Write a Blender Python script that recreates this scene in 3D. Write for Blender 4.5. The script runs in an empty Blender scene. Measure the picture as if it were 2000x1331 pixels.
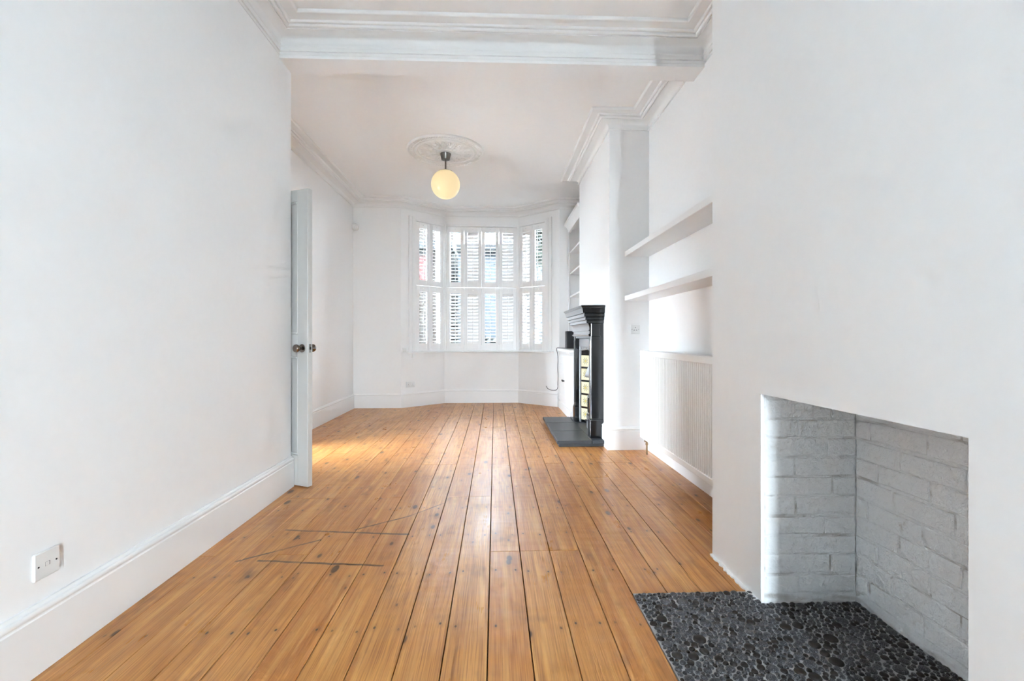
import bpy, bmesh, math, random
from mathutils import Vector, Matrix

random.seed(7)
sc = bpy.context.scene
COL = sc.collection
R = math.radians

# ------------------------------------------------------------------ camera
CAMH = 1.06
FPX = 905.0
YAW = math.atan(33.0 / FPX)
cam = bpy.data.cameras.new('camera')
cam.sensor_width = 36.0
cam.lens = FPX / 2000.0 * 36.0
cam.shift_y = -5.5 / 2000.0
cam.clip_start = 0.02
cam.clip_end = 200
camo = bpy.data.objects.new('camera', cam)
COL.objects.link(camo)
camo.location = (0, 0, CAMH)
camo.rotation_euler = (R(90), 0, -YAW)
sc.camera = camo

# ------------------------------------------------------------------ sky, daylight, exposure
SKY = 135.0
world = bpy.data.worlds.new('sky')
sc.world = world
world.use_nodes = True
bg = world.node_tree.nodes['Background']
bg.inputs['Color'].default_value = (0.79, 0.90, 1.02, 1)
bg.inputs['Strength'].default_value = SKY
sc.view_settings.view_transform = 'Standard'
sc.view_settings.look = 'None'
sc.view_settings.gamma = 1.0
sc.view_settings.use_curve_mapping = False
sc.view_settings.exposure = 0.84
cy = sc.cycles
cy.max_bounces = 7
cy.diffuse_bounces = 6
cy.glossy_bounces = 3
cy.transmission_bounces = 8
cy.transparent_max_bounces = 16
cy.caustics_reflective = False
cy.caustics_refractive = False
cy.sample_clamp_indirect = 25.0
cy.use_light_tree = False
cy.use_adaptive_sampling = True
cy.adaptive_threshold = 0.15
cy.adaptive_min_samples = 20
cy.use_denoising = True
try:
    cy.denoiser = 'OPENIMAGEDENOISE'
    cy.denoising_input_passes = 'RGB_ALBEDO_NORMAL'
except Exception:
    pass


def portal(name, loc, rot, sx, sy):
    l = bpy.data.lights.new(name, 'AREA')
    l.shape = 'RECTANGLE'
    l.size = sx
    l.size_y = sy
    l.cycles.is_portal = True
    o = bpy.data.objects.new(name, l)
    o.location = loc
    o.rotation_euler = rot
    COL.objects.link(o)


# room plan (metres, camera at x=0 y=0, depth along +y)
XLN, XLF, XR = -1.455, -2.13, 1.46
YNIB, YBACK, YREAR = 3.36, 7.05, -4.20
HC = 3.14
XBN, YBN = 1.06, 2.225            # near chimney breast: face, far end
XBF, YBF0, YBF1 = 1.08, 4.345, 5.90   # far chimney breast
OY0, OY1, OZ = 1.00, 1.82, 0.835  # near fireplace opening
BA, BB, BC, BD = (-1.42, 7.05), (-0.82, 7.56), (0.38, 7.56), (0.98, 7.05)
ZS, ZH = 0.82, 2.895              # bay apron top, window head
REAR_OPEN = [(0.52, 1.02, 0.0, 2.20)]
ROOF = (-0.22, 0.22, -1.90, -1.45)    # unseen rooflight added behind the camera for daylight

portal('daylight_portal', (-3.50, 3.85, 0.85), (0, R(-90), 0), 1.5, 2.3)
portal('daylight_portal', (-0.22, 7.80, 1.86), (R(-90), 0, 0), 1.2, 2.05)
portal('daylight_portal', (-1.18, 7.52, 1.86), (R(-90), 0, R(40.4)), 0.75, 2.05)
portal('daylight_portal', (0.74, 7.52, 1.86), (R(-90), 0, R(-40.4)), 0.75, 2.05)
portal('daylight_portal', ((ROOF[0] + ROOF[1]) / 2, (ROOF[2] + ROOF[3]) / 2, 3.32), (0, 0, 0), ROOF[1] - ROOF[0], ROOF[3] - ROOF[2])
for x0, x1, z0, z1 in REAR_OPEN:
    portal('daylight_portal', ((x0 + x1) / 2, YREAR - 0.22, (z0 + z1) / 2), (R(90), 0, 0), x1 - x0, z1 - z0)


# ------------------------------------------------------------------ node helpers
class NT:
    def __init__(s, name):
        s.m = bpy.data.materials.new(name)
        s.m.use_nodes = True
        s.t = s.m.node_tree
        s.b = s.t.nodes['Principled BSDF']
        s.out = s.t.nodes['Material Output']

    def n(s, typ, **kw):
        nd = s.t.nodes.new(typ)
        for k, v in kw.items():
            setattr(nd, k, v)
        return nd

    def put(s, sock, v):
        if isinstance(v, bpy.types.NodeSocket):
            s.t.links.new(v, sock)
        elif v is not None:
            sock.default_value = v

    def m_(s, op, a, b=None, c=None, clamp=False):
        nd = s.n('ShaderNodeMath', operation=op, use_clamp=clamp)
        s.put(nd.inputs[0], a)
        s.put(nd.inputs[1], b)
        s.put(nd.inputs[2], c)
        return nd.outputs[0]

    def mix(s, fac, a, b, blend='MIX'):
        nd = s.n('ShaderNodeMix', data_type='RGBA', blend_type=blend)
        s.put(nd.inputs[0], fac)
        s.put(nd.inputs[6], a)
        s.put(nd.inputs[7], b)
        return nd.outputs[2]

    def rng(s, v, a, b, c=0.0, d=1.0):
        nd = s.n('ShaderNodeMapRange')
        s.put(nd.inputs[0], v)
        for i, q in enumerate((a, b, c, d)):
            s.put(nd.inputs[i + 1], q)
        return nd.outputs[0]

    def noise(s, vec, scale, detail=3.0, rough=0.5, dist=0.0):
        nd = s.n('ShaderNodeTexNoise')
        s.put(nd.inputs['Vector'], vec)
        s.put(nd.inputs['Scale'], scale)
        nd.inputs['Detail'].default_value = detail
        nd.inputs['Roughness'].default_value = rough
        nd.inputs['Distortion'].default_value = dist
        return nd.outputs[0]

    def pos(s):
        return s.n('ShaderNodeNewGeometry').outputs['Position']

    def xyz(s, v):
        nd = s.n('ShaderNodeSeparateXYZ')
        s.put(nd.inputs[0], v)
        return nd.outputs

    def comb(s, x, y, z):
        nd = s.n('ShaderNodeCombineXYZ')
        s.put(nd.inputs[0], x)
        s.put(nd.inputs[1], y)
        s.put(nd.inputs[2], z)
        return nd.outputs[0]

    def bump(s, h, strength=0.2, dist=0.01):
        nd = s.n('ShaderNodeBump')
        nd.inputs['Strength'].default_value = strength
        nd.inputs['Distance'].default_value = dist
        s.put(nd.inputs['Height'], h)
        s.t.links.new(nd.outputs[0], s.b.inputs['Normal'])

    def set(s, color=None, rough=None, metal=None, spec=None, coat=None):
        s.put(s.b.inputs['Base Color'], color)
        s.put(s.b.inputs['Roughness'], rough)
        s.put(s.b.inputs['Metallic'], metal)
        s.put(s.b.inputs['Specular IOR Level'], spec)
        s.put(s.b.inputs['Coat Weight'], coat)


def C(r, g, b):
    f = lambda v: ((v / 255 + 0.055) / 1.055) ** 2.4 if v > 10 else v / 255 / 12.92
    return (f(r), f(g), f(b), 1.0)


def simple(name, col, rough=0.5, metal=0.0, nscale=None, bump=0.0, var=0.0, spec=None):
    t = NT(name)
    t.set(col, rough, metal, spec)
    if nscale:
        n = t.noise(t.pos(), nscale, 2 if bump else 1, 0.6)
        if var:
            dark = tuple(c * (1 - var) for c in col[:3]) + (1,)
            t.set(t.mix(n, dark, col))
        if bump:
            t.bump(n, bump, 0.004)
    return t.m


MAT = {}
MAT['wall'] = simple('white_emulsion_wall', (0.86, 0.86, 0.855, 1), 0.75, 0, 26, 0, 0.025)
MAT['ceil'] = simple('white_ceiling_paint', (0.86, 0.86, 0.85, 1), 0.85, 0, 20, 0, 0.025)
MAT['plaster'] = simple('white_plaster_moulding', (0.82, 0.82, 0.81, 1), 0.6, 0, 30, 0, 0.025)
MAT['gloss'] = simple('white_satin_woodwork', (0.84, 0.84, 0.835, 1), 0.32, 0, 9, 0, 0.025)
MAT['shutter'] = simple('white_shutter_lacquer', (0.87, 0.87, 0.865, 1), 0.35, 0, 12, 0, 0.025)
MAT['radiator'] = simple('white_radiator_enamel', (0.84, 0.84, 0.82, 1), 0.3, 0, 12, 0, 0.025)
MAT['door'] = simple('grey_white_door_gloss', (0.55, 0.54, 0.515, 1), 0.35, 0, 14, 0, 0.025)
MAT['plastic'] = simple('white_plastic', (0.75, 0.75, 0.735, 1), 0.35, 0, 40, 0, 0.025)
MAT['hole'] = simple('black_hole', (0.01, 0.01, 0.01, 1), 0.6, 0, 40, 0, 0.025)
MAT['iron'] = simple('black_leaded_cast_iron', (0.004, 0.0045, 0.006, 1), 0.17, 0.0, 60, 0.02, 0.35, 0.6)
MAT['frieze'] = simple('window_sheen_iron', (0.40, 0.40, 0.41, 1), 0.36, 0.9, 60, 0, 0.15)  # paler metal, reflected window light put into the colour
MAT['polished'] = simple('polished_cast_iron', (0.42, 0.42, 0.43, 1), 0.35, 0.75, 40, 0.12, 0.25)
MAT['soot'] = simple('soot_black_iron', (0.012, 0.011, 0.011, 1), 0.8, 0, 50, 0.2)
MAT['slate'] = simple('dark_slate', (0.036, 0.041, 0.049, 1), 0.38, 0, 18, 0.12, 0.4)
MAT['steel'] = simple('brushed_nickel', (0.20, 0.19, 0.175, 1), 0.28, 1.0, 60, 0.02)
MAT['knob'] = simple('dark_polished_knob_metal', (0.22, 0.19, 0.17, 1), 0.16, 1.0, 60, 0.02)
MAT['brass'] = simple('dull_brass_pipe', (0.33, 0.22, 0.12, 1), 0.4, 0.8, 40, 0.05)
MAT['black'] = simple('black_plastic', (0.016, 0.017, 0.02, 1), 0.45, 0, 200, 0.1)
MAT['grout'] = simple('pale_grey_grout', (0.50, 0.50, 0.51, 1), 0.5, 0, 120, 0.3, 0.35)
MAT['bounce_floor'] = simple('pale_bounce_floor', (0.62, 0.63, 0.64, 1), 0.5, 0, 6, 0.05, 0.15)
MAT['sub'] = simple('dark_subfloor', (0.03, 0.022, 0.015, 1), 0.9, 0, 10, 0.1)

# painted brick: white paint over rough brick, brown dirt in some patches
t = NT('white_painted_brick')
p = t.pos()
n1 = t.noise(p, 38, 6, 0.62, 0.3)
n2 = t.noise(p, 9, 3, 0.5)
n3 = t.noise(p, 140, 3, 0.6)
dirt = t.m_('MULTIPLY', t.rng(n2, 0.60, 0.72), t.rng(n1, 0.52, 0.62), clamp=True)
t.set(t.mix(t.m_('MULTIPLY', dirt, 0.35), (0.84, 0.845, 0.84, 1), (0.36, 0.28, 0.2, 1)), 0.62)
n4 = t.noise(p, 16, 2, 0.5)
t.bump(t.m_('ADD', t.m_('ADD', t.m_('MULTIPLY', n1, 1.0), t.m_('MULTIPLY', n3, 0.25)), t.m_('MULTIPLY', n4, 1.6)), 1.0, 0.010)
MAT['brick'] = t.m
# painted mortar with brown grime
t = NT('white_painted_mortar')
p = t.pos()
x, y, z = t.xyz(p)
n1 = t.noise(p, 45, 6, 0.62, 0.3)
n2 = t.noise(t.comb(t.m_('MULTIPLY', x, 0.5), t.m_('MULTIPLY', y, 0.5), t.m_('MULTIPLY', z, 1.6)), 11, 3, 0.5)
dirt = t.rng(n2, 0.52, 0.66)
t.set(t.mix(t.m_('MULTIPLY', dirt, 0.5), (0.82, 0.825, 0.82, 1), (0.26, 0.20, 0.14, 1)), 0.75)
t.bump(n1, 1.0, 0.012)
MAT['mortar'] = t.m


# old pine boards
def wood_material():
    t = NT('honey_pine_boards')
    p = t.pos()
    x, y, z = t.xyz(p)
    oi = t.n('ShaderNodeObjectInfo')
    r = oi.outputs['Random']
    xs = t.m_('ADD', x, t.m_('MULTIPLY', r, 17.3))
    ys = t.m_('ADD', y, t.m_('MULTIPLY', r, 41.7))
    # growth-ring figure
    warp = t.noise(t.comb(t.m_('MULTIPLY', xs, 5.0), t.m_('MULTIPLY', ys, 0.75), 0.0), 1.0, 1, 0.5, 0.4)
    ring = t.m_('SINE', t.m_('ADD', t.m_('MULTIPLY', xs, 95.0), t.m_('MULTIPLY', warp, 40.0)))
    ring = t.rng(ring, -1, 1)
    ring = t.m_('POWER', ring, 1.6)
    fine = t.noise(t.comb(t.m_('MULTIPLY', xs, 210.0), t.m_('MULTIPLY', ys, 3.2), 0.0), 1.0, 2, 0.65)
    blotch = t.noise(t.comb(t.m_('MULTIPLY', xs, 3.0), t.m_('MULTIPLY', ys, 1.3), 0.0), 1.0, 2, 0.6)
    col = t.mix(t.rng(blotch, 0.3, 0.72), WOOD_A, WOOD_B)
    col = t.mix(t.m_('MULTIPLY', ring, t.rng(blotch, 0.25, 0.75, 0.18, 0.55)), col, WOOD_C)
    col = t.mix(t.m_('MULTIPLY', t.rng(fine, 0.42, 0.70), 0.72), col, WOOD_D)
    col = t.mix(t.rng(r, 0, 1, 0.0, 0.42), col, WOOD_E)
    pale = t.noise(t.comb(t.m_('MULTIPLY', xs, 30.0), t.m_('MULTIPLY', ys, 1.1), 0.0), 1.0, 2, 0.6)
    col = t.mix(t.m_('MULTIPLY', t.rng(pale, 0.52, 0.70), 0.45), col, C(222, 172, 104))
    # knots
    vo = t.n('ShaderNodeTexVoronoi', voronoi_dimensions='2D')
    t.put(vo.inputs['Vector'], t.comb(t.m_('MULTIPLY', xs, 6.0), t.m_('MULTIPLY', ys, 2.6), 0.0))
    vo.inputs['Scale'].default_value = 1.0
    vc = t.n('ShaderNodeSeparateColor')
    t.t.links.new(vo.outputs['Color'], vc.inputs[0])
    size = t.rng(vc.outputs[0], 0.30, 1.0, -0.02, 0.10)
    d = t.m_('ADD', vo.outputs['Distance'], t.m_('MULTIPLY', t.m_('SUBTRACT', fine, 0.5), 0.03))
    kn = t.rng(t.m_('SUBTRACT', size, d), -0.012, 0.022)
    halo = t.rng(t.m_('SUBTRACT', size, d), -0.12, 0.02)
    col = t.mix(t.m_('MULTIPLY', halo, 0.5), col, (0.26, 0.095, 0.02, 1))
    col = t.mix(t.m_('MULTIPLY', kn, 0.82), col, (0.050, 0.020, 0.007, 1))
    # nails in pairs over the joists
    jy = t.m_('SUBTRACT', t.m_('MODULO', t.m_('ADD', y, 10.0 + 0.10), 0.40), 0.20)
    bx = t.m_('MODULO', t.m_('ADD', x, 0.025 + 0.148 * 40), 0.148)
    jit = t.m_('MULTIPLY', t.m_('SUBTRACT', t.noise(t.comb(t.m_('MULTIPLY', xs, 4.0), t.m_('MULTIPLY', ys, 2.0), 0.0), 1.0, 1), 0.5), 0.10)
    nd = None
    for q in (0.028, 0.118):
        dx = t.m_('SUBTRACT', bx, q)
        e = t.m_('SQRT', t.m_('ADD', t.m_('POWER', dx, 2.0), t.m_('POWER', t.m_('MULTIPLY', t.m_('ADD', jy, jit), 0.6), 2.0)))
        nd = e if nd is None else t.m_('MINIMUM', nd, e)
    keep = t.rng(t.noise(t.comb(t.m_('MULTIPLY', xs, 9.0), t.m_('MULTIPLY', ys, 3.0), 0.0), 1.0, 1), 0.42, 0.52)
    nail = t.m_('MULTIPLY', keep, t.rng(nd, 0.0055, 0.003))
    halo = t.m_('MULTIPLY', keep, t.rng(nd, 0.020, 0.004))
    col = t.mix(t.m_('MULTIPLY', halo, 0.25), col, (0.12, 0.06, 0.03, 1))
    col = t.mix(t.m_('MULTIPLY', nail, 0.85), col, (0.025, 0.018, 0.012, 1))
    # dark straight marks left in the old boards
    wob = t.m_('MULTIPLY', t.m_('SUBTRACT', t.noise(p, 14, 1), 0.5), 0.012)
    brk = t.noise(p, 9, 2, 0.6)
    lines = None
    for (ax, ay), (qx, qy), w in STAINS:
        L2 = (qx - ax) ** 2 + (qy - ay) ** 2
        px, py = t.m_('SUBTRACT', x, ax), t.m_('SUBTRACT', y, ay)
        dot = t.m_('ADD', t.m_('MULTIPLY', px, qx - ax), t.m_('MULTIPLY', py, qy - ay))
        h = t.m_('DIVIDE', dot, L2, clamp=True)
        ex = t.m_('SUBTRACT', px, t.m_('MULTIPLY', h, qx - ax))
        ey = t.m_('SUBTRACT', py, t.m_('MULTIPLY', h, qy - ay))
        dd = t.m_('SQRT', t.m_('ADD', t.m_('POWER', ex, 2.0), t.m_('POWER', t.m_('ADD', ey, wob), 2.0)))
        k = t.rng(dd, w, w * 0.35)
        lines = k if lines is None else t.m_('MAXIMUM', lines, k)
    col = t.mix(t.m_('MULTIPLY', lines, t.rng(brk, 0.25, 0.55, 0.35, 0.9)), col, (0.05, 0.026, 0.014, 1))
    # scuffs
    sn = t.noise(t.comb(t.m_('MULTIPLY', x, 3.0), t.m_('MULTIPLY', y, 1.6), 0.0), 2.0, 3, 0.7)
    col = t.mix(t.m_('MULTIPLY', t.rng(sn, 0.58, 0.72), 0.42), col, (0.09, 0.05, 0.03, 1))
    wave = t.noise(t.comb(t.m_('MULTIPLY', x, 5.0), t.m_('MULTIPLY', y, 13.0), 0.0), 1.0, 1, 0.55)
    t.set(col, t.rng(t.m_('ADD', t.m_('MULTIPLY', fine, 0.3), t.m_('MULTIPLY', sn, 0.7)), 0.3, 0.7, 0.25, 0.40), 0.0, 0.5)
    t.bump(t.m_('ADD', t.m_('ADD', t.m_('MULTIPLY', wave, 0.9), t.m_('MULTIPLY', fine, 0.12)), t.m_('MULTIPLY', ring, 0.05)), 0.42, 0.006)
    return t.m


WOOD_A, WOOD_B = C(212, 154, 84), C(195, 133, 64)
WOOD_C, WOOD_D, WOOD_E = C(154, 92, 36), C(132, 78, 32), C(174, 102, 42)
STAINS = [((-1.147, 2.595), (-0.469, 2.517), 0.012), ((-1.122, 2.243), (-0.524, 2.176), 0.011),
          ((-1.224, 2.241), (-0.917, 2.464), 0.010), ((-0.768, 2.588), (-0.508, 2.777), 0.010),
          ((-0.508, 2.777), (-0.319, 2.993), 0.005)]
MAT['wood'] = wood_material()

# pebbles
t = NT('glittering_grey_pebble')
p = t.pos()
v = t.n('ShaderNodeTexVoronoi')
t.put(v.inputs['Vector'], p)
v.inputs['Scale'].default_value = 900
sep = t.n('ShaderNodeSeparateColor')
t.t.links.new(v.outputs['Color'], sep.inputs[0])
sp = t.rng(sep.outputs[0], 0.84, 0.97)
n = t.noise(p, 420, 4, 0.7)
t.set(t.mix(sp, t.mix(n, (0.004, 0.004, 0.005, 1), (0.040, 0.041, 0.046, 1)), (0.40, 0.40, 0.43, 1)), 0.34)
t.bump(n, 0.7, 0.002)
MAT['peb_grey'] = t.m
MAT['peb_black'] = simple('smooth_brown_black_pebble', (0.014, 0.009, 0.006, 1), 0.5, 0, 90, 0.1, 0.4)


# window glass: mostly clear, with a faint mirror reflection
def glass_material(name='clear_window_glass', tint=(0.96, 0.975, 0.97, 1)):
    t = NT(name)
    tr = t.n('ShaderNodeBsdfTransparent')
    tr.inputs[0].default_value = tint
    gl = t.n('ShaderNodeBsdfGlossy')
    gl.inputs['Roughness'].default_value = 0.02
    fr = t.n('ShaderNodeFresnel')
    fr.inputs[0].default_value = 1.45
    mx = t.n('ShaderNodeMixShader')
    t.t.links.new(fr.outputs[0], mx.inputs[0])
    t.t.links.new(tr.outputs[0], mx.inputs[1])
    t.t.links.new(gl.outputs[0], mx.inputs[2])
    t.t.links.new(mx.outputs[0], t.out.inputs[0])
    return t.m


MAT['glass'] = glass_material()
MAT['bay_glass'] = glass_material('dimming_bay_glass', (0.52, 0.53, 0.53, 1))  # grey tint added to dim the daylight and street view
MAT['hall_glass'] = glass_material('dimming_hall_glass', (0.75, 0.75, 0.75, 1))  # grey tint that weakens light from the added hall window
# opal globe, its lamp switched on
t = NT('lit_cream_opal_glass')
t.set((0.36, 0.28, 0.15, 1), 0.25)
t.b.inputs['Emission Color'].default_value = (1.0, 0.80, 0.47, 1)
t.b.inputs['Emission Strength'].default_value = 0.37
MAT['globe'] = t.m


# cream tile with a painted flower
def tile_material():
    t = NT('cream_flower_tile')
    tc = t.n('ShaderNodeTexCoord')
    x, y, z = t.xyz(tc.outputs['Object'])
    rad = t.m_('SQRT', t.m_('ADD', t.m_('POWER', x, 2.0), t.m_('POWER', z, 2.0)))
    ang = t.m_('ARCTAN2', z, x)
    pet = t.m_('ABSOLUTE', t.m_('SINE', t.m_('MULTIPLY', ang, 4.0)))
    lim = t.m_('ADD', 0.012, t.m_('MULTIPLY', pet, 0.034))
    ins = t.rng(t.m_('SUBTRACT', lim, rad), 0.0, 0.003)
    core = t.rng(rad, 0.014, 0.010)
    f = t.m_('MULTIPLY', ins, t.rng(t.m_('SINE', t.m_('MULTIPLY', rad, 900.0)), -0.4, 0.6, 0.25, 0.9))
    col = t.mix(f, (0.66, 0.60, 0.40, 1), (0.16, 0.15, 0.10, 1))
    col = t.mix(core, col, (0.55, 0.42, 0.12, 1))
    t.set(col, 0.15)
    return t.m


MAT['tile'] = tile_material()

# outdoors
MAT['red_paint'] = simple('red_painted_render', (0.060, 0.0045, 0.0022, 1), 0.7, 0, 6, 0.1, 0.2)
MAT['brown_brick'] = None
t = NT('brown_street_brick')
br = t.n('ShaderNodeTexBrick')
x, y, z = t.xyz(t.pos())
t.put(br.inputs['Vector'], t.comb(x, z, 0.0))
br.inputs['Scale'].default_value = 4.4
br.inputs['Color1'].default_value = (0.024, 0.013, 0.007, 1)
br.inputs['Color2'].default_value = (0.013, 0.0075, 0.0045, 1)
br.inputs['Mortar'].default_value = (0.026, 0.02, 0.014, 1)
t.set(br.outputs[0], 0.85)
MAT['brown_brick'] = t.m
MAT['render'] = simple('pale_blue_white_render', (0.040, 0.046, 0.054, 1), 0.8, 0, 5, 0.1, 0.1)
MAT['roof'] = simple('dark_slate_roof', (0.004, 0.004, 0.0045, 1), 0.7, 0, 12, 0.3, 0.4)
MAT['asphalt'] = simple('street_asphalt', (0.07, 0.07, 0.072, 1), 0.9, 0, 60, 0.2, 0.3)
MAT['paving'] = simple('pale_garden_paving', (0.58, 0.57, 0.55, 1), 0.8, 0, 6, 0.1, 0.2)  # kept pale so unseen ground bounces daylight up through the openings
MAT['leaf'] = simple('green_leaf', (0.018, 0.034, 0.004, 1), 0.6, 0, 8, 0.1, 0.6)
MAT['hedge'] = simple('dark_hedge_leaf', (0.005, 0.006, 0.003, 1), 0.7, 0, 8, 0.1, 0.6)
MAT['bark'] = simple('grey_brown_bark', (0.07, 0.05, 0.035, 1), 0.9, 0, 25, 0.4, 0.4)


# ------------------------------------------------------------------ mesh helpers
class MB:
    def __init__(s):
        s.v, s.f, s.mi = [], [], []

    def add(s, vs, fs, mat=0):
        o = len(s.v)
        s.v += [tuple(q) for q in vs]
        s.f += [tuple(i + o for i in f) for f in fs]
        s.mi += [mat] * len(fs)
        return s

    def box(s, x0, x1, y0, y1, z0, z1, mat=0):
        vs = [(x, y, z) for x in (x0, x1) for y in (y0, y1) for z in (z0, z1)]
        return s.add(vs, [(0, 1, 3, 2), (4, 6, 7, 5), (0, 4, 5, 1), (2, 3, 7, 6), (0, 2, 6, 4), (1, 5, 7, 3)], mat)

    def cbox(s, x0, x1, y0, y1, z0, z1, b=0.003, mat=0, M=None):
        """box with chamfered edges"""
        c = ((x0 + x1) / 2, (y0 + y1) / 2, (z0 + z1) / 2)
        h = ((x1 - x0) / 2, (y1 - y0) / 2, (z1 - z0) / 2)
        b = min(b, min(h) * 0.9)
        vs, idx = [], {}
        for sx in (-1, 1):
            for sy in (-1, 1):
                for sz in (-1, 1):
                    for a in range(3):
                        q = [sx * h[0], sy * h[1], sz * h[2]]
                        for k in range(3):
                            if k != a:
                                q[k] -= (sx, sy, sz)[k] * b
                        idx[(sx, sy, sz, a)] = len(vs)
                        vs.append((q[0] + c[0], q[1] + c[1], q[2] + c[2]))
        fs = []
        for a in range(3):
            o1, o2 = [k for k in range(3) if k != a]
            for sg in (-1, 1):
                loop = []
                for s1, s2 in ((-1, -1), (1, -1), (1, 1), (-1, 1)):
                    k = [0, 0, 0]
                    k[a], k[o1], k[o2] = sg, s1, s2
                    loop.append(idx[(k[0], k[1], k[2], a)])
                fs.append(tuple(loop))
        for a in range(3):            # edges running along axis a
            o1, o2 = [k for k in range(3) if k != a]
            for s1 in (-1, 1):
                for s2 in (-1, 1):
                    e = []
                    for sg, ax in ((-1, o1), (1, o1), (1, o2), (-1, o2)):
                        k = [0, 0, 0]
                        k[a], k[o1], k[o2] = sg, s1, s2
                        e.append(idx[(k[0], k[1], k[2], ax)])
                    fs.append(tuple(e))
        for sx in (-1, 1):
            for sy in (-1, 1):
                for sz in (-1, 1):
                    fs.append(tuple(idx[(sx, sy, sz, a)] for a in range(3)))
        if M is not None:
            vs = [tuple(M @ Vector(q)) for q in vs]
        return s.add(vs, fs, mat)

    def prism(s, poly, z0, z1, mat=0):
        n = len(poly)
        vs = [(x, y, z0) for x, y in poly] + [(x, y, z1) for x, y in poly]
        fs = [tuple(range(n)), tuple(range(n, 2 * n))]
        fs += [(i, (i + 1) % n, (i + 1) % n + n, i + n) for i in range(n)]
        return s.add(vs, fs, mat)

    def lathe(s, prof, n=24, M=None, mat=0, cap=True):
        """profile of (radius, height) turned about z"""
        vs, fs = [], []
        for r, z in prof:
            for k in range(n):
                a = 2 * math.pi * k / n
                vs.append((r * math.cos(a), r * math.sin(a), z))
        for i in range(len(prof) - 1):
            for k in range(n):
                k2 = (k + 1) % n
                fs.append((i * n + k, i * n + k2, (i + 1) * n + k2, (i + 1) * n + k))
        if cap:
            fs.append(tuple(range(n)))
            fs.append(tuple(range((len(prof) - 1) * n, len(prof) * n)))
        if M is not None:
            vs = [tuple(M @ Vector(q)) for q in vs]
        return s.add(vs, fs, mat)

    def tube(s, pts, r, n=8, mat=0):
        pts = [Vector(q) for q in pts]
        vs, fs = [], []
        for i, q in enumerate(pts):
            d = (pts[min(i + 1, len(pts) - 1)] - pts[max(i - 1, 0)]).normalized()
            a = d.cross(Vector((0, 0, 1)))
            if a.length < 0.1:
                a = d.cross(Vector((0, 1, 0)))
            a.normalize()
            b = d.cross(a)
            rr = r[i] if isinstance(r, (list, tuple)) else r
            for k in range(n):
                w = 2 * math.pi * k / n
                vs.append(tuple(q + a * rr * math.cos(w) + b * rr * math.sin(w)))
        for i in range(len(pts) - 1):
            for k in range(n):
                k2 = (k + 1) % n
                fs.append((i * n + k, i * n + k2, (i + 1) * n + k2, (i + 1) * n + k))
        fs.append(tuple(range(n)))
        fs.append(tuple(range((len(pts) - 1) * n, len(pts) * n)))
        return s.add(vs, fs, mat)

    def sweep(s, path, prof, mat=0):
        """closed profile of (projection to the right of the path, z) with mitred corners"""
        P = [Vector(q) for q in path]
        N = []
        for a, b in zip(P[:-1], P[1:]):
            d = (b - a).normalized()
            N.append(Vector((d.y, -d.x)))
        m = len(prof)
        vs, fs = [], []
        for i, q in enumerate(P):
            if i == 0:
                o = N[0]
            elif i == len(P) - 1:
                o = N[-1]
            else:
                o = (N[i - 1] + N[i]) / (1 + N[i - 1].dot(N[i]))
            for pp, z in prof:
                w = q + o * pp
                vs.append((w.x, w.y, z))
        for i in range(len(P) - 1):
            for k in range(m):
                k2 = (k + 1) % m
                fs.append((i * m + k, i * m + k2, (i + 1) * m + k2, (i + 1) * m + k))
        fs.append(tuple(range(m)))
        fs.append(tuple(range((len(P) - 1) * m, len(P) * m)))
        return s.add(vs, fs, mat)

    def mesh(s, name, mats, smooth=None, origin=(0, 0, 0)):
        me = bpy.data.meshes.new(name)
        ox, oy, oz = origin
        me.from_pydata([(a - ox, b - oy, c - oz) for a, b, c in s.v], [], s.f)
        for q in (mats if isinstance(mats, (list, tuple)) else [mats]):
            me.materials.append(MAT[q] if isinstance(q, str) else q)
        me.polygons.foreach_set('material_index', s.mi)
        bm = bmesh.new()
        bm.from_mesh(me)
        bmesh.ops.recalc_face_normals(bm, faces=bm.faces)
        bm.to_mesh(me)
        bm.free()
        if smooth:
            me.polygons.foreach_set('use_smooth', [True] * len(me.polygons))
            me.set_sharp_from_angle(angle=R(smooth))
        me.update()
        return me

    def build(s, name, mats, parent=None, smooth=None, origin=(0, 0, 0)):
        """origin: subtracted from the coordinates (and, for a top-level object, made its location)"""
        me = s.mesh(name, mats, smooth, origin)
        o = bpy.data.objects.new(name, me)
        if parent is None:
            o.location = origin
        else:
            o.parent = parent
        COL.objects.link(o)
        return o


def inst(me, name, parent=None, loc=(0, 0, 0), rot=(0, 0, 0), scale=(1, 1, 1)):
    o = bpy.data.objects.new(name, me)
    o.location, o.rotation_euler, o.scale = loc, rot, scale
    o.parent = parent
    COL.objects.link(o)
    return o


def tag(o, label=None, cat=None, group=None, kind=None):
    for k, v in (('label', label), ('category', cat), ('group', group), ('kind', kind)):
        if v:
            o[k] = v
    return o


def empty(name, loc=(0, 0, 0), rz=0.0):
    o = bpy.data.objects.new(name, None)
    o.empty_display_size = 0.1
    o.location = loc
    o.rotation_euler = (0, 0, rz)
    COL.objects.link(o)
    return o


def struct(o, label=None):
    o['kind'] = 'structure'
    if label:
        o['label'] = label
    return o


def off(P, Q, s, o=0.0):
    """point s metres along P->Q, o metres outward (left of the direction)"""
    d = (Vector(Q) - Vector(P)).normalized()
    w = Vector(P) + d * s + Vector((-d.y, d.x)) * o
    return (w.x, w.y)


def dist(P, Q):
    return (Vector(Q) - Vector(P)).length


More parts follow.
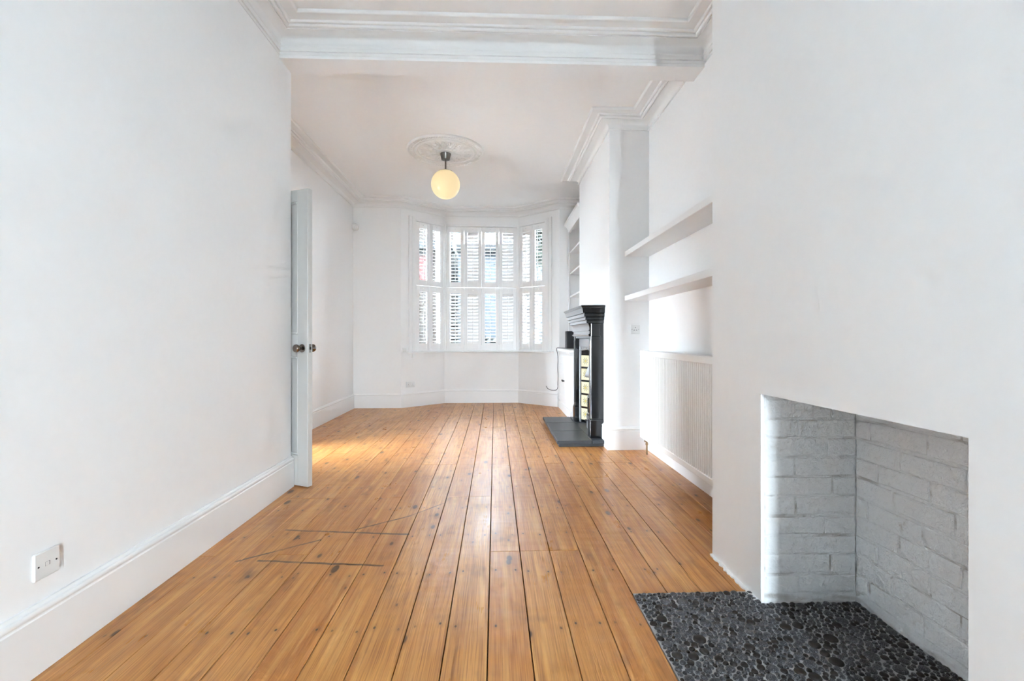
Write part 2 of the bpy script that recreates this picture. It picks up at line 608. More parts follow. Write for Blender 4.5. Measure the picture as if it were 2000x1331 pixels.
# ================================================================== THE SETTING
# floor slab and ceiling follow the plan with the bay
T = 0.16
o1 = off(BA, BB, 0, T)
PLAN = [(-2.33, YREAR - 0.2), (1.66, YREAR - 0.2), (1.66, 7.25), (1.05, 7.25), (0.46, 7.74), (-0.90, 7.74), (-1.49, 7.25), (-2.33, 7.25)]
floor = struct(MB().prism(PLAN, -0.16, -0.026).build('floor', 'sub'), 'honey coloured old pine floorboards running towards the bay')
CPL = [q for q in PLAN if q[1] > 0]
CPL = [(-2.33, ROOF[3])] + [(1.66, ROOF[3])] + CPL
mb = MB().prism(CPL, HC, HC + 0.15)
mb.box(-2.33, ROOF[0], YREAR - 0.2, ROOF[3], HC, HC + 0.15).box(ROOF[1], 1.66, YREAR - 0.2, ROOF[3], HC, HC + 0.15)
mb.box(ROOF[0], ROOF[1], YREAR - 0.2, ROOF[2], HC, HC + 0.15)
struct(mb.build('ceiling', 'ceil'), 'plain white ceiling')

YT = 0.45
struct(MB().box(XLN, XR, YREAR, YT - 0.002, -0.026, 0.0).build('floor_rear_bounce', 'bounce_floor'), 'unseen pale grey floor added behind the boards to bounce neutral light')  # unseen pale floor added so bounced light stays bright and neutral

# planks -----------------------------------------------------------
PB = 0.148
PX0 = -0.025


def bay_y(x):
    if x < -1.42 or x > 0.98:
        return 7.06
    if x < -0.82:
        return 7.06 + (x + 1.42) * 0.85
    if x > 0.38:
        return 7.06 + (0.98 - x) * 0.85
    return 7.57


rp = random.Random(11)
for k in range(-15, 11):
    a, b = PX0 + PB * k, PX0 + PB * (k + 1)
    a, b = max(a, XLF - 0.01), min(b, XR + 0.01)
    if b - a < 0.02:
        continue
    g = rp.uniform(0.0006, 0.0014)
    if k in (-2, -1, 0, 1, -3):
        g = 0.0019
    yend = max(bay_y(a + 0.01), bay_y(b - 0.01))
    y0 = YT if b > XLN - 0.02 else YNIB - 0.02
    spans = [(y0, yend)]
    if a > 0.55:                                   # boards stop at the pebble hearth
        spans = [(y0, 0.925), (1.897, yend)]
    for s0, s1 in spans:
        cuts = [s0]
        q = s0 + rp.uniform(1.5, 4.0)
        while q < s1 - 1.0:
            cuts.append(round(q / 0.4) * 0.4 - 0.1)
            q += rp.uniform(2.2, 4.2)
        cuts.append(s1)
        for c0, c1 in zip(cuts[:-1], cuts[1:]):
            dz = rp.uniform(-0.0012, 0.0)
            mb = MB().cbox(a + g, b - g, c0 + 0.0008, c1 - 0.0008, -0.025, dz, 0.0016)
            mb.build('plank', 'wood', floor)

# walls ------------------------------------------------------------
struct(MB().box(-2.33, XLN, YREAR, YNIB, 0, HC).build('wall_left', 'wall'), 'long plain white wall nearest on the left')
DO0, DO1, DOZ = 3.74, 4.58, 2.13
mb = MB()
mb.box(-2.33, XLF, YNIB, DO0, 0, HC)
mb.box(-2.33, XLF, DO0, DO1, DOZ, HC)
mb.box(-2.33, XLF, DO1, 7.25, 0, HC)
struct(mb.build('wall_left_far', 'wall'), 'white left wall of the far room behind the open door')
mb = MB()
mb.box(-3.45, -3.35, 2.5, 5.2, 0, 0.10)
mb.box(-3.45, -3.35, 2.5, 5.2, 1.60, HC)
mb.box(-3.45, -3.35, 2.5, 2.7, 0.10, 1.60)
mb.box(-3.45, -3.35, 5.0, 5.2, 0.10, 1.60)
mb.box(-3.45, -2.33, 2.4, 2.5, 0, HC)
mb.box(-3.45, -2.33, 5.2, 5.3, 0, HC)
mb.box(-3.45, -2.33, 2.4, 5.3, -0.12, -0.004)
mb.box(-3.45, -2.33, 2.4, 5.3, HC, HC + 0.1)
struct(mb.build('wall_hall', 'wall'), 'white hallway walls beyond the doorway')
struct(MB().cbox(-5.05, -3.45, 2.4, 5.3, 1.75, 1.83, 0.01).build('added_sky_canopy', 'gloss'), 'unseen flat canopy added to block steep sky over the hallway window')  # unseen canopy added to cut steep sky light reaching the boards
struct(MB().box(-2.33, BA[0], YBACK, 7.25, 0, HC).build('wall_back_left', 'wall'), 'white wall pier left of the bay window')
struct(MB().box(BD[0], 1.66, YBACK, 7.25, 0, HC).build('wall_back_right', 'wall'), 'white wall pier right of the bay window')
struct(MB().box(XR, 1.66, YREAR, 7.25, 0, HC).build('wall_right', 'wall'), 'white alcove wall behind the radiator and shelves')
mb = MB()
xs = [-1.455] + [v for q in REAR_OPEN for v in q[:2]] + [1.46]
for i in range(0, len(xs), 2):
    mb.box(xs[i], xs[i + 1], YREAR - 0.2, YREAR, 0, HC)
for x0, x1, z0, z1 in REAR_OPEN:
    mb.box(x0, x1, YREAR - 0.2, YREAR, z1, HC)
struct(mb.build('wall_rear', 'wall'), 'white rear wall with an added glazed door')

# bay wall: apron, head, end piers and the two corner posts
NA, NB, NC = [Vector((-(Vector(Q) - Vector(P)).normalized().y, (Vector(Q) - Vector(P)).normalized().x)) for P, Q in ((BA, BB), (BB, BC), (BC, BD))]


def mit(p, n1, n2, o):
    w = Vector(p) + (n1 + n2) / (1 + n1.dot(n2)) * o
    return (w.x, w.y)


OB, OC = mit(BB, NA, NB, T), mit(BC, NB, NC, T)
OA, OD = (off(BA, BB, 0, T)), (off(BC, BD, dist(BC, BD), T))
PIER = 0.235
mb = MB()
for z0, z1 in ((0, ZS), (ZH, HC)):
    mb.prism([BA, BB, OB, OA], z0, z1)
    mb.prism([BB, BC, OC, OB], z0, z1)
    mb.prism([BC, BD, OD, OC], z0, z1)
LA = dist(BA, BB)
mb.prism([BA, off(BA, BB, PIER), off(BA, BB, PIER, T), OA], ZS, ZH)
mb.prism([off(BC, BD, LA - PIER), BD, OD, off(BC, BD, LA - PIER, T)], ZS, ZH)
mb.prism([BB, off(BB, BC, 0, T), OB, off(BA, BB, LA, T)], ZS, ZH)
mb.prism([BC, off(BC, BD, 0, T), OC, off(BB, BC, dist(BB, BC), T)], ZS, ZH)
struct(mb.build('wall_bay', 'wall'), 'white angled bay wall under and around the shuttered windows')

# near chimney breast with its square opening
mb = MB()
mb.box(XBN, XR, OY1, YBN, 0, HC)
mb.box(XBN, XR, 0.55, OY0, 0, HC)
mb.box(XBN, XR, OY0, OY1, OZ, HC)
struct(mb.build('wall_chimney_breast_near', 'wall'), 'plain white chimney breast with a square open fireplace')
# far chimney breast with the hole for the iron fireplace
FY0, FY1, FZ = 4.73, 5.42, 0.98
mb = MB()
mb.box(XBF, XR, YBF0, FY0, 0, HC)
mb.box(XBF, XR, FY1, YBF1, 0, HC)
mb.box(XBF, XR, FY0, FY1, FZ, HC)
struct(mb.build('wall_chimney_breast_far', 'wall'), 'white chimney breast above the black iron fireplace')

# beam between the rooms
struct(MB().box(XLN, XR, 3.18, YNIB, 2.948, HC).build('trim_1', 'wall'), 'white beam crossing the ceiling between the two rooms')


# cornices -----------------------------------------------------------
def arc(x0, z0, x1, z1, n=6, hollow=True):
    out = []
    for i in range(n + 1):
        a = math.pi / 2 * i / n
        if hollow:   # starts vertical, ends horizontal (cove)
            out.append((x0 + (x1 - x0) * (1 - math.cos(a)), z0 + (z1 - z0) * math.sin(a)))
        else:
            out.append((x0 + (x1 - x0) * math.sin(a), z0 + (z1 - z0) * (1 - math.cos(a))))
    return out


def bead(x0, z0, x1, z1, bulge, n=5):
    """small round between two points, bulging to the right of travel downwards"""
    d = Vector((x1 - x0, z1 - z0))
    nn = Vector((d.y, -d.x)).normalized()
    return [(x0 + d.x * i / n + nn.x * bulge * math.sin(math.pi * i / n), z0 + d.y * i / n + nn.y * bulge * math.sin(math.pi * i / n)) for i in range(n + 1)]


def cornice_profile(low):
    z = HC
    pr = [(-0.01, z - low), (0.004, z - low)]
    if low > 0.13:
        pr += [(0.004, z - 0.152), (0.014, z - 0.152), (0.014, z - 0.125), (0.020, z - 0.119), (0.020, z - 0.104), (0.012, z - 0.100)]
    else:
        pr += [(0.014, z - low), (0.016, z - low + 0.010), (0.010, z - low + 0.014)]
    pr += arc(0.012, z - 0.096, 0.085, z - 0.052)
    pr += [(0.090, z - 0.052), (0.090, z - 0.045)]
    pr += bead(0.090, z - 0.045, 0.112, z - 0.036, 0.008)
    pr += [(0.112, z - 0.030)] + bead(0.112, z - 0.030, 0.132, z - 0.024, 0.006)
    pr += [(0.134, z - 0.019), (0.188, z - 0.015), (0.188, z - 0.020)]
    pr += bead(0.188, z - 0.020, 0.208, z - 0.010, 0.005)
    pr += [(0.210, z + 0.002), (-0.01, z + 0.002)]
    return pr


path_near = [(XLN, YREAR), (XLN, 3.18), (XR, 3.18), (XR, YBN), (XBN, YBN), (XBN, 0.55), (XR, 0.55), (XR, YREAR)]
struct(MB().sweep(path_near, cornice_profile(0.172)).build('trim_2', 'plaster', smooth=35), 'moulded white plaster cornice around the near ceiling')
path_far = [(XLF, YNIB), (XLF, YBACK), BA, BB, BC, BD, (XR, YBACK), (XR, YBF1), (XBF, YBF1), (XBF, YBF0), (XR, YBF0), (XR, YNIB)]
struct(MB().sweep(path_far, cornice_profile(0.118)).build('trim_3', 'plaster', smooth=35), 'moulded white plaster cornice around the far ceiling and bay')


# skirting -----------------------------------------------------------
def skirt(h=0.218, th=0.022):
    pr = [(-0.004, 0.0), (th, 0.0), (th, h - 0.040), (th - 0.003, h - 0.036), (th - 0.003, h - 0.032)]
    pr += [(th + 0.004 * math.sin(math.pi * i / 5) - 0.003, h - 0.032 + 0.020 * i / 5) for i in range(6)]
    pr += [(th - 0.010, h - 0.010), (th - 0.014, h), (-0.004, h)]
    return pr


struct(MB().sweep([(XLN, YREAR), (XLN, YNIB)], skirt()).build('baseboard_left', 'gloss', smooth=30), 'tall white skirting board along the near left wall')
struct(MB().sweep([(XLF, DO1 + 0.09), (XLF, YBACK), BA, BB, BC, (0.965, 7.063)], skirt()).build('baseboard_back', 'gloss', smooth=30), 'tall white skirting board around the far room and bay')
struct(MB().sweep([(XBF, 4.56), (XBF, YBF0), (XR, YBF0), (XR, YBN)], skirt()).build('baseboard_right', 'gloss', smooth=30), 'white skirting board around the chimney breast and under the radiator')

# window sill following the bay
zs = ZS
sill_prof = [(-0.12, zs), (0.050, zs), (0.058, zs + 0.005), (0.060, zs + 0.013), (0.057, zs + 0.021), (0.050, zs + 0.025), (-0.12, zs + 0.025)]
struct(MB().sweep([off(BA, BB, 0.10), BB, BC, off(BC, BD, LA - 0.10)], sill_prof).build('trim_4', 'gloss', smooth=40), 'narrow white window board under the shutters')


# ------------------------------------------------------------------ bay windows
def window(idx, P, Q, s0, s1, label, arch0=False, arch1=False):
    w = empty('window_%d' % idx, (*off(P, Q, s0, 0.0), ZS + 0.025), math.atan2(Q[1] - P[1], Q[0] - P[0]))
    struct(w, label)
    W, Hh = s1 - s0, ZH - ZS - 0.025
    y0, y1 = 0.085, 0.135
    mb = MB()
    mb.cbox(0, 0.05, y0, y1, 0, Hh).cbox(W - 0.05, W, y0, y1, 0, Hh)
    mb.cbox(0.05, W - 0.05, y0, y1, 0, 0.05).cbox(0.05, W - 0.05, y0, y1, Hh - 0.05, Hh)
    mb.build('window_frame', 'gloss', w)
    mid = 1.045
    for z0, z1, yy in ((0.05, mid + 0.02, 0.090), (mid - 0.02, Hh - 0.05, 0.114)):
        mb = MB()
        mb.cbox(0.05, 0.09, yy, yy + 0.02, z0, z1).cbox(W - 0.09, W - 0.05, yy, yy + 0.02, z0, z1)
        mb.cbox(0.09, W - 0.09, yy, yy + 0.02, z0, z0 + 0.045).cbox(0.09, W - 0.09, yy, yy + 0.02, z1 - 0.04, z1)
        s = mb.build('sash', 'gloss', w)
        MB().box(0.088, W - 0.088, yy + 0.008, yy + 0.012, z0 + 0.043, z1 - 0.038).build('pane', 'bay_glass', s)
    # frame that carries the shutters
    mb = MB()
    f = 0.030
    mb.cbox(0.0, f, -0.004, 0.042, 0.0, Hh).cbox(W - f, W, -0.004, 0.042, 0.0, Hh)
    mb.cbox(f, W - f, -0.004, 0.042, Hh - 0.028, Hh).cbox(f, W - f, -0.004, 0.042, 0, 0.012)
    mb.build('shutter_frame', 'shutter', w)
    for on, x0, x1 in ((arch0, -0.105, -0.002), (arch1, W + 0.002, W + 0.105)):
        if on:
            mb = MB()
            m = (lambda q: x0 + q) if on is arch0 and x0 < 0 else (lambda q: x1 - q)
            for a, b, d in ((0.0, 0.018, 0.020), (0.018, 0.060, 0.012), (0.060, 0.072, 0.017), (0.072, 0.103, 0.008)):
                q0, q1 = sorted((m(a), m(b)))
                mb.cbox(q0, q1, -d, 0.002, 0.001, Hh + 0.035, 0.004)
            mb.build('architrave', 'gloss', w)
    return w


L = LA
window(1, BA, BB, PIER, L, 'left angled sash window of the bay, behind shutters', arch0=True)
window(2, BB, BC, 0.0, dist(BB, BC), 'wide centre sash window of the bay, behind shutters')
window(3, BC, BD, 0.0, L - PIER, 'right angled sash window of the bay, behind shutters', arch1=True)

# unseen rooflight added to bring daylight into the near room
rl = struct(empty('window_6', (0, (ROOF[2] + ROOF[3]) / 2, HC + 0.15)), 'unseen glazed rooflight added for daylight over the rear of the room')
mb = MB()
hx, hy = (ROOF[1] - ROOF[0]) / 2, (ROOF[3] - ROOF[2]) / 2
mb.cbox(-hx - 0.06, -hx, -hy - 0.06, hy + 0.06, 0, 0.08).cbox(hx, hx + 0.06, -hy - 0.06, hy + 0.06, 0, 0.08)
mb.cbox(-hx, hx, -hy - 0.06, -hy, 0, 0.08).cbox(-hx, hx, hy, hy + 0.06, 0, 0.08)
for k in (-1, 1):
    mb.cbox(-hx, hx, k * hy / 3 - 0.025, k * hy / 3 + 0.025, 0, 0.08)
mb.build('window_frame', 'gloss', rl)
MB().box(-hx, hx, -hy, hy, 0.082, 0.088).build('pane', 'glass', rl)

# unseen hallway window added to brighten the far room
hw = struct(empty('window_7', (-3.40, 3.85, 0.10)), 'unseen wide low hallway window added to send daylight into the far room')
mb = MB()
for y0, y1, z0, z1 in ((-1.15, -1.09, 0, 1.5), (1.09, 1.15, 0, 1.5), (-1.09, 1.09, 0, 0.06), (-1.09, 1.09, 1.44, 1.5), (-0.02, 0.02, 0.06, 1.44)):
    mb.cbox(-0.03, 0.03, y0, y1, z0, z1)
mb.build('window_frame', 'gloss', hw)
for a, b in ((-1.09, -0.02), (0.02, 1.09)):
    MB().box(-0.003, 0.003, a, b, 0.06, 1.44).build('pane', 'hall_glass', hw)

# unseen glazed door added in the rear wall to let daylight in
for i, (x0, x1, z0, z1) in enumerate(REAR_OPEN):
    w = struct(empty('window_%d' % (4 + i), (x0, YREAR - 0.12, 0)), ('tall', 'tall')[i] + ' unseen glazed door added in the rear wall for daylight')
    W = x1 - x0
    mb = MB()
    for a, b, c, d in ((0, 0.07, 0, z1), (W - 0.07, W, 0, z1), (0.07, W - 0.07, 0, 0.12), (0.07, W - 0.07, z1 - 0.07, z1)):
        mb.cbox(a, b, -0.025, 0.025, c, d)
    mb.build('window_frame', 'gloss', w)
    MB().box(0.068, W - 0.068, -0.003, 0.003, 0.118, z1 - 0.068).build('pane', 'glass', w)

# ------------------------------------------------------------------ shutters
SLAT_N, PITCH, STILE = 15, 0.0537, 0.055
SL = {}


def slat_mesh(length):
    key = round(length, 4)
    if key not in SL:
        sec = []
        for i in range(10):
            a = 2 * math.pi * i / 10
            sec.append((0.029 * math.cos(a), 0.0048 * math.sin(a)))
        vs = [(-length / 2, y, z) for y, z in sec] + [(length / 2, y, z) for y, z in sec]
        fs = [tuple(range(10)), tuple(range(10, 20))] + [(i, (i + 1) % 10, (i + 1) % 10 + 10, i + 10) for i in range(10)]
        SL[key] = MB().add(vs, fs).mesh('slat', 'shutter', smooth=50)
    return SL[key]


def shutter(P, Q, s0, W, z0, z1, tr, br, angle, label, rod):
    root = empty('shutter', (*off(P, Q, s0, 0.002), z0), math.atan2(Q[1] - P[1], Q[0] - P[0]))
    tag(root, label, 'shutter', 'louvred shutters in the bay window')
    Hh = z1 - z0
    g = 0.0015
    y0, y1 = 0.0, 0.028
    for a, b in ((g, STILE), (W - STILE, W - g)):
        MB().cbox(a, b, y0, y1, 0, Hh, 0.002).build('stile', 'shutter', root)
    MB().cbox(STILE, W - STILE, y0 + 0.001, y1 - 0.001, 0, br, 0.002).build('rail', 'shutter', root)
    MB().cbox(STILE, W - STILE, y0 + 0.001, y1 - 0.001, Hh - tr, Hh, 0.002).build('rail', 'shutter', root)
    me = slat_mesh(W - 2 * STILE - 0.002)
    zone = Hh - tr - br
    pitch = zone / SLAT_N
    for i in range(SLAT_N):
        inst(me, 'slat', root, (W / 2, 0.014, br + pitch * (i + 0.5)), (R(angle), 0, 0))
    # tilt rod in front of the slats
    ca, sa = math.cos(R(angle)), math.sin(R(angle))
    yr = 0.014 - 0.033 * ca
    zr = -0.029 * sa
    MB().cbox(W / 2 - 0.005 + rod, W / 2 + 0.005 + rod, yr - 0.008, yr, br + 0.012 + zr, Hh - tr - 0.012 + min(zr, 0.0), 0.002).build('tilt_rod', 'shutter', root)
    # small knob and hinges
    MB().lathe([(0.004, 0), (0.004, 0.008), (0.007, 0.012), (0.004, 0.017)], 10, Matrix.Translation((W / 2, 0.001, Hh - tr * 0.45)) @ Matrix.Rotation(R(90), 4, 'X')).build('catch', 'plastic', root, smooth=40)
    return root


ZB0, ZB1, ZU0, ZU1 = 0.860, 1.872, 1.878, 2.862
facets = [('left', BA, BB, PIER, L, 2), ('centre', BB, BC, 0.0, dist(BB, BC), 4), ('right', BC, BD, 0.0, L - PIER, 2)]
ANG = {('upper', 'left'): (2, 4), ('upper', 'centre'): (2, 68, 1, 66), ('upper', 'right'): (66, 3),
       ('lower', 'left'): (-3, -6), ('lower', 'centre'): (36, 70, -2, 66), ('lower', 'right'): (50, 38)}
ordn = {2: ('nearer', 'farther'), 4: ('first', 'second', 'third', 'fourth')}
LOOK = lambda a: 'open slats' if abs(a) < 10 else ('half closed slats' if abs(a) < 55 else 'closed slats')
for tier, z0, z1, tr, br in (('upper', ZU0, ZU1, 0.092, 0.085), ('lower', ZB0, ZB1, 0.094, 0.112)):
    for side, P, Q, s0, s1, n in facets:
        W = (s1 - s0 - 0.062) / n
        for i in range(n):
            a = ANG[(tier, side)][i]
            if side == 'centre':
                where = '%s from left, %s row, bay centre' % (('first', 'second', 'third', 'fourth')[i], tier)
            else:
                near = (i == 0) if side == 'left' else (i == 1)
                where = '%s panel, %s row, %s side of bay' % ('outer' if near else 'inner', tier, side)
            shutter(P, Q, s0 + 0.031 + i * W, W, z0, z1, tr, br, a, 'white shutter with %s, %s' % (LOOK(a), where), 0.0)

# ------------------------------------------------------------------ door
DW, DT, DH = 0.82, 0.042, 2.105
door = struct(empty('door_1', (-2.060, 3.655, 0.008), R(-25)), 'grey-white panelled door standing open against the wall end')
SW = 0.096
for a, b in ((0, SW), (DW - SW, DW), (DW / 2 - 0.05, DW / 2 + 0.05)):
    z0, z1 = (0, DH) if a != DW / 2 - 0.05 else (0.215, 2.022)
    MB().cbox(a, b, 0, DT, z0, z1, 0.002).build('stile', 'door', door)
for z0, z1 in ((0, 0.215), (0.918, 1.075), (2.022, DH)):
    MB().cbox(SW, DW - SW, 0.0002, DT - 0.0002, z0, z1, 0.001).build('rail', 'door', door)
for a, b in ((SW, DW / 2 - 0.05), (DW / 2 + 0.05, DW - SW)):
    for z0, z1 in ((0.215, 0.918), (1.075, 2.022)):
        pn = MB().cbox(a, b, 0.013, DT - 0.013, z0, z1, 0.001).build('panel', 'door', door)
        for y0, y1 in ((0.003, 0.0135), (DT - 0.0135, DT - 0.003)):
            mb = MB()
            m = 0.016
            mb.cbox(a, a + m, y0, y1, z0, z1, 0.005).cbox(b - m, b, y0, y1, z0, z1, 0.005)
            mb.cbox(a + m, b - m, y0, y1, z0, z0 + m, 0.005).cbox(a + m, b - m, y0, y1, z1 - m, z1, 0.005)
            mb.build('moulding', 'door', pn)
kz = 0.977
for sg, y in ((1, 0.0), (-1, DT)):
    M = Matrix.Translation((DW - 0.052, y, kz)) @ Matrix.Rotation(R(90) * sg, 4, 'X')
    k = MB().lathe([(0.009, 0.004), (0.009, 0.026), (0.013, 0.032), (0.024, 0.038), (0.029, 0.050), (0.027, 0.060), (0.017, 0.067), (0.003, 0.069)], 20, M).build('knob', 'knob', door, smooth=50)
    MB().lathe([(0.029, 0.0), (0.029, 0.004), (0.023, 0.007), (0.010, 0.009)], 20, M).build('rose', 'knob', k, smooth=40)
lp = MB().cbox(DW, DW + 0.002, 0.010, 0.032, kz - 0.03, kz + 0.03, 0.0006).build('latch_plate', 'steel', door)
MB().cbox(DW + 0.002, DW + 0.010, 0.014, 0.028, kz - 0.010, kz + 0.010, 0.003).build('latch', 'hole', lp)
for z in (0.25, 1.9):
    MB().lathe([(0.006, -0.045), (0.006, 0.045)], 10, Matrix.Translation((-0.004, DT + 0.003, z))).build('hinge', 'steel', door, smooth=40)
# door lining in the wall
mb = MB()
mb.cbox(-2.335, -2.112, DO0 - 0.002, DO0 + 0.03, 0, DOZ - 0.03).cbox(-2.335, -2.112, DO1 - 0.03, DO1 + 0.002, 0, DOZ - 0.03)
mb.cbox(-2.335, -2.112, DO0, DO1, DOZ - 0.03, DOZ + 0.002)
mb.cbox(-2.135, -2.108, DO1 - 0.01, DO1 + 0.085, 0, DOZ + 0.08, 0.006).cbox(-2.135, -2.108, DO0 - 0.085, DO0 + 0.01, 0, DOZ + 0.08, 0.006)
mb.cbox(-2.135, -2.108, DO0 + 0.01, DO1 - 0.01, DOZ - 0.01, DOZ + 0.08, 0.006)
struct(mb.build('trim_5', 'gloss'), 'white door lining and architrave behind the open door')

# ------------------------------------------------------------------ painted brick lining of the near opening
rb = random.Random(5)
BV = []
for i in range(6):
    # unit brick: u along x (0..1), z (0..1), front towards -y by 1
    mb = MB()
    ring = []
    for (cx, cz) in ((0, 0), (0.5, 0), (1, 0), (1, 0.5), (1, 1), (0.5, 1), (0, 1), (0, 0.5)):
        ring.append((cx, cz))
    vs = [(x, 0.0, z) for x, z in ring]
    for x, z in ring:
        jx, jz = rb.uniform(-0.012, 0.012), rb.uniform(-0.035, 0.035)
        vs.append((0.5 + (x - 0.5) * 0.985 + jx * 0.6, -0.55, 0.5 + (z - 0.5) * 0.95 + jz))
    for x, z in ring:
        jx, jz = rb.uniform(-0.012, 0.012), rb.uniform(-0.03, 0.03)
        vs.append((0.5 + (x - 0.5) * 0.94 + jx, -1.0 + rb.uniform(0, 0.25), 0.5 + (z - 0.5) * 0.80 + jz))
    vs.append((0.5, -1.08, 0.5))
    fs = []
    for lv in (0, 1):
        for k in range(8):
            k2 = (k + 1) % 8
            fs.append((lv * 8 + k, lv * 8 + k2, lv * 8 + 8 + k2, lv * 8 + 8 + k))
    for k in range(8):
        fs.append((16 + k, 16 + (k + 1) % 8, 24))
    BV.append(mb.add(vs, fs).mesh('brick', 'brick', smooth=60))

COURSE = 0.0775


def brick_panel(name, loc, rz, length, height, offs, label, z_from=0.0):
    """mortar bed on the local x/z plane facing -y with single bricks on it"""
    root = empty(name, loc, rz)
    struct(root, label)
    MB().box(0, length, 0.0, 0.012, 0, height).build('mortar', 'mortar', root)
    nrow = int(math.ceil((height - z_from) / COURSE))
    for r in range(nrow):
        z0 = z_from + r * COURSE
        z1 = min(z0 + COURSE - rb.uniform(0.006, 0.012), height - 0.002)
        if z1 - z0 < 0.02:
            continue
        joints = offs[r % len(offs)]
        xs = [0.0] + [j + rb.uniform(-0.012, 0.012) for j in joints if j < length - 0.02] + [length]
        for a, b in zip(xs[:-1], xs[1:]):
            a2, b2 = a + 0.004, b - 0.004
            inst(rb.choice(BV), 'brick', root, (a2, 0.0, z0 + rb.uniform(-0.002, 0.002)), (0, rb.uniform(-0.006, 0.006), 0), (b2 - a2, rb.uniform(0.003, 0.008), z1 - z0))
    return root


D = XR - XBN
brick_panel('wall_recess_side', (XBN + 0.012, OY1 - 0.013, 0.0), 0, D - 0.026, OZ, [[0.125], [0.265], [0.12], [0.25]], 'white painted brick side of the open fireplace', 0.045)
Lb = OY1 - OY0 - 0.026
rows = []
for r in range(4):
    s = (0.07, 0.185, 0.10, 0.21)[r]
    rows.append([s + 0.228 * k for k in range(5)])
brick_panel('wall_recess_back', (XR - 0.013, OY1 - 0.013, 0.0), R(-90), Lb, OZ, rows, 'white painted brick back of the open fireplace', 0.045)
brick_panel('wall_recess_side_near', (XR - 0.013, OY0 + 0.013, 0.0), R(180), D - 0.026, OZ, [[0.125], [0.265], [0.12], [0.25]], 'white painted brick near side of the open fireplace', 0.045)
# skim-coated edge of the opening
struct(MB().cbox(XBN - 0.001, XBN + 0.014, OY1 - 0.012, OY1 + 0.001, 0, OZ, 0.003).build('trim_6', 'wall'), 'smooth plaster edge of the open fireplace')
# ragged pale plaster line where the near breast meets the boards
mb = MB()
pts_o, pts_i = [], []
rr = random.Random(3)
ny = 26
for i in range(ny + 1):
    y = YBN - (YBN - 1.83) * i / ny
    pts_o.append((XBN - 0.010 - rr.uniform(0, 0.012), y))
    pts_i.append((XBN + 0.001, y))
mb.prism(pts_o + pts_i[::-1], -0.002, 0.006)
struct(mb.build('trim_7', 'plaster'), 'ragged plaster edge between chimney breast and floorboards')


# ------------------------------------------------------------------ pebble hearth
def in_reg(x, y, r):
    a = (0.572 + r < x < XBN - r + 0.002 and 0.93 + r < y < 1.893 - r)
    b = (XBN - 0.08 < x < XR - 0.014 - r and OY0 + 0.014 + r < y < OY1 - 0.014 - r)
    return a or b


pr_ = random.Random(21)
peb = []
grid = {}
CELL = 0.05


def near(x, y):
    gx, gy = int(x / CELL), int(y / CELL)
    for i in (-1, 0, 1):
        for j in (-1, 0, 1):
            for q in grid.get((gx + i, gy + j), ()):
                yield q


for rad, tries, cap in ((0.0220, 400, 26), (0.0180, 900, 56), (0.0145, 2500, 110), (0.0110, 5000, 240), (0.0085, 14000, 700), (0.0070, 26000, 9999), (0.0054, 30000, 9999)):
    cnt = 0
    for _ in range(tries):
        if cnt >= cap:
            break
        x, y = pr_.uniform(0.57, XR), pr_.uniform(0.93, 1.9)
        r = rad * pr_.uniform(0.88, 1.12)
        if not in_reg(x, y, r * 0.9):
            continue
        if all((x - q[0]) ** 2 + (y - q[1]) ** 2 > (r + q[2] + 0.0004) ** 2 for q in near(x, y)):
            q = [x, y, r]
            peb.append(q)
            grid.setdefault((int(x / CELL), int(y / CELL)), []).append(q)
            cnt += 1

hearth = tag(empty('pebble_hearth', (0.57, 0.93, 0)), 'black and grey pebble mosaic hearth in front of the open brick fireplace', 'hearth')
OH = (0.57, 0.93, 0)
mb = MB()
mb.box(0.569, XBN, 0.928, 1.896, -0.024, 0.0015)
mb.box(XBN, XR - 0.010, OY0 + 0.01, OY1 - 0.01, -0.024, 0.0015)
mb.build('grout', 'grout', hearth, origin=OH)


def pebble(mb, q, black):
    x, y, r = q
    NSEG = 12
    cand = [(p[0] - x, p[1] - y, p[2]) for p in near(x, y) if p is not q and (p[0] - x) ** 2 + (p[1] - y) ** 2 < (r * 1.5 + p[2] + 0.006) ** 2]
    rad = []
    for k in range(NSEG):
        a = 2 * math.pi * k / NSEG
        lim = r * 1.42
        ca, sa = math.cos(a), math.sin(a)
        for dx, dy, pr2 in cand:
            d = math.hypot(dx, dy)
            cs = (dx * ca + dy * sa) / d
            if cs > 0.12:
                bis = (d * d + r * r - pr2 * pr2) / (2 * d) - 0.0013
                lim = min(lim, max(bis, r * 0.7) / cs)
        rad.append(lim)
    for _ in range(2):
        rad = [(rad[k - 1] + 2 * rad[k] + rad[(k + 1) % NSEG]) / 4 if rad[k] > (rad[k - 1] + rad[(k + 1) % NSEG]) / 2 else rad[k] for k in range(NSEG)]
    h = min(0.0085, 0.0030 + r * 0.32)
    vs = []
    for fr, z in ((1.0, 0.0005), (0.93, 0.0012 + h * 0.45), (0.68, 0.0012 + h * 0.9)):
        for k in range(NSEG):
            a = 2 * math.pi * k / NSEG
            vs.append((x + rad[k] * fr * math.cos(a), y + rad[k] * fr * math.sin(a), z))
    vs.append((x, y, 0.0012 + h))
    n = NSEG
    fs = []
    for lv in (0, 1):
        fs += [(lv * n + k, lv * n + (k + 1) % n, lv * n + n + (k + 1) % n, lv * n + n + k) for k in range(n)]
    fs += [(2 * n + k, 2 * n + (k + 1) % n, 3 * n) for k in range(n)]
    mb.add(vs, fs, 1 if black else 0)


def seen(q):
    x, y, r = q
    s, c = math.sin(YAW), math.cos(YAW)
    dep = x * s + y * c
    u = 1000 + FPX * (x * c - y * s) / dep
    v = 660 + FPX * CAMH / dep
    if v > 1331 or u > 1889 or (x > XBN and u > 1889):
        return 0
    return r * r / dep ** 3


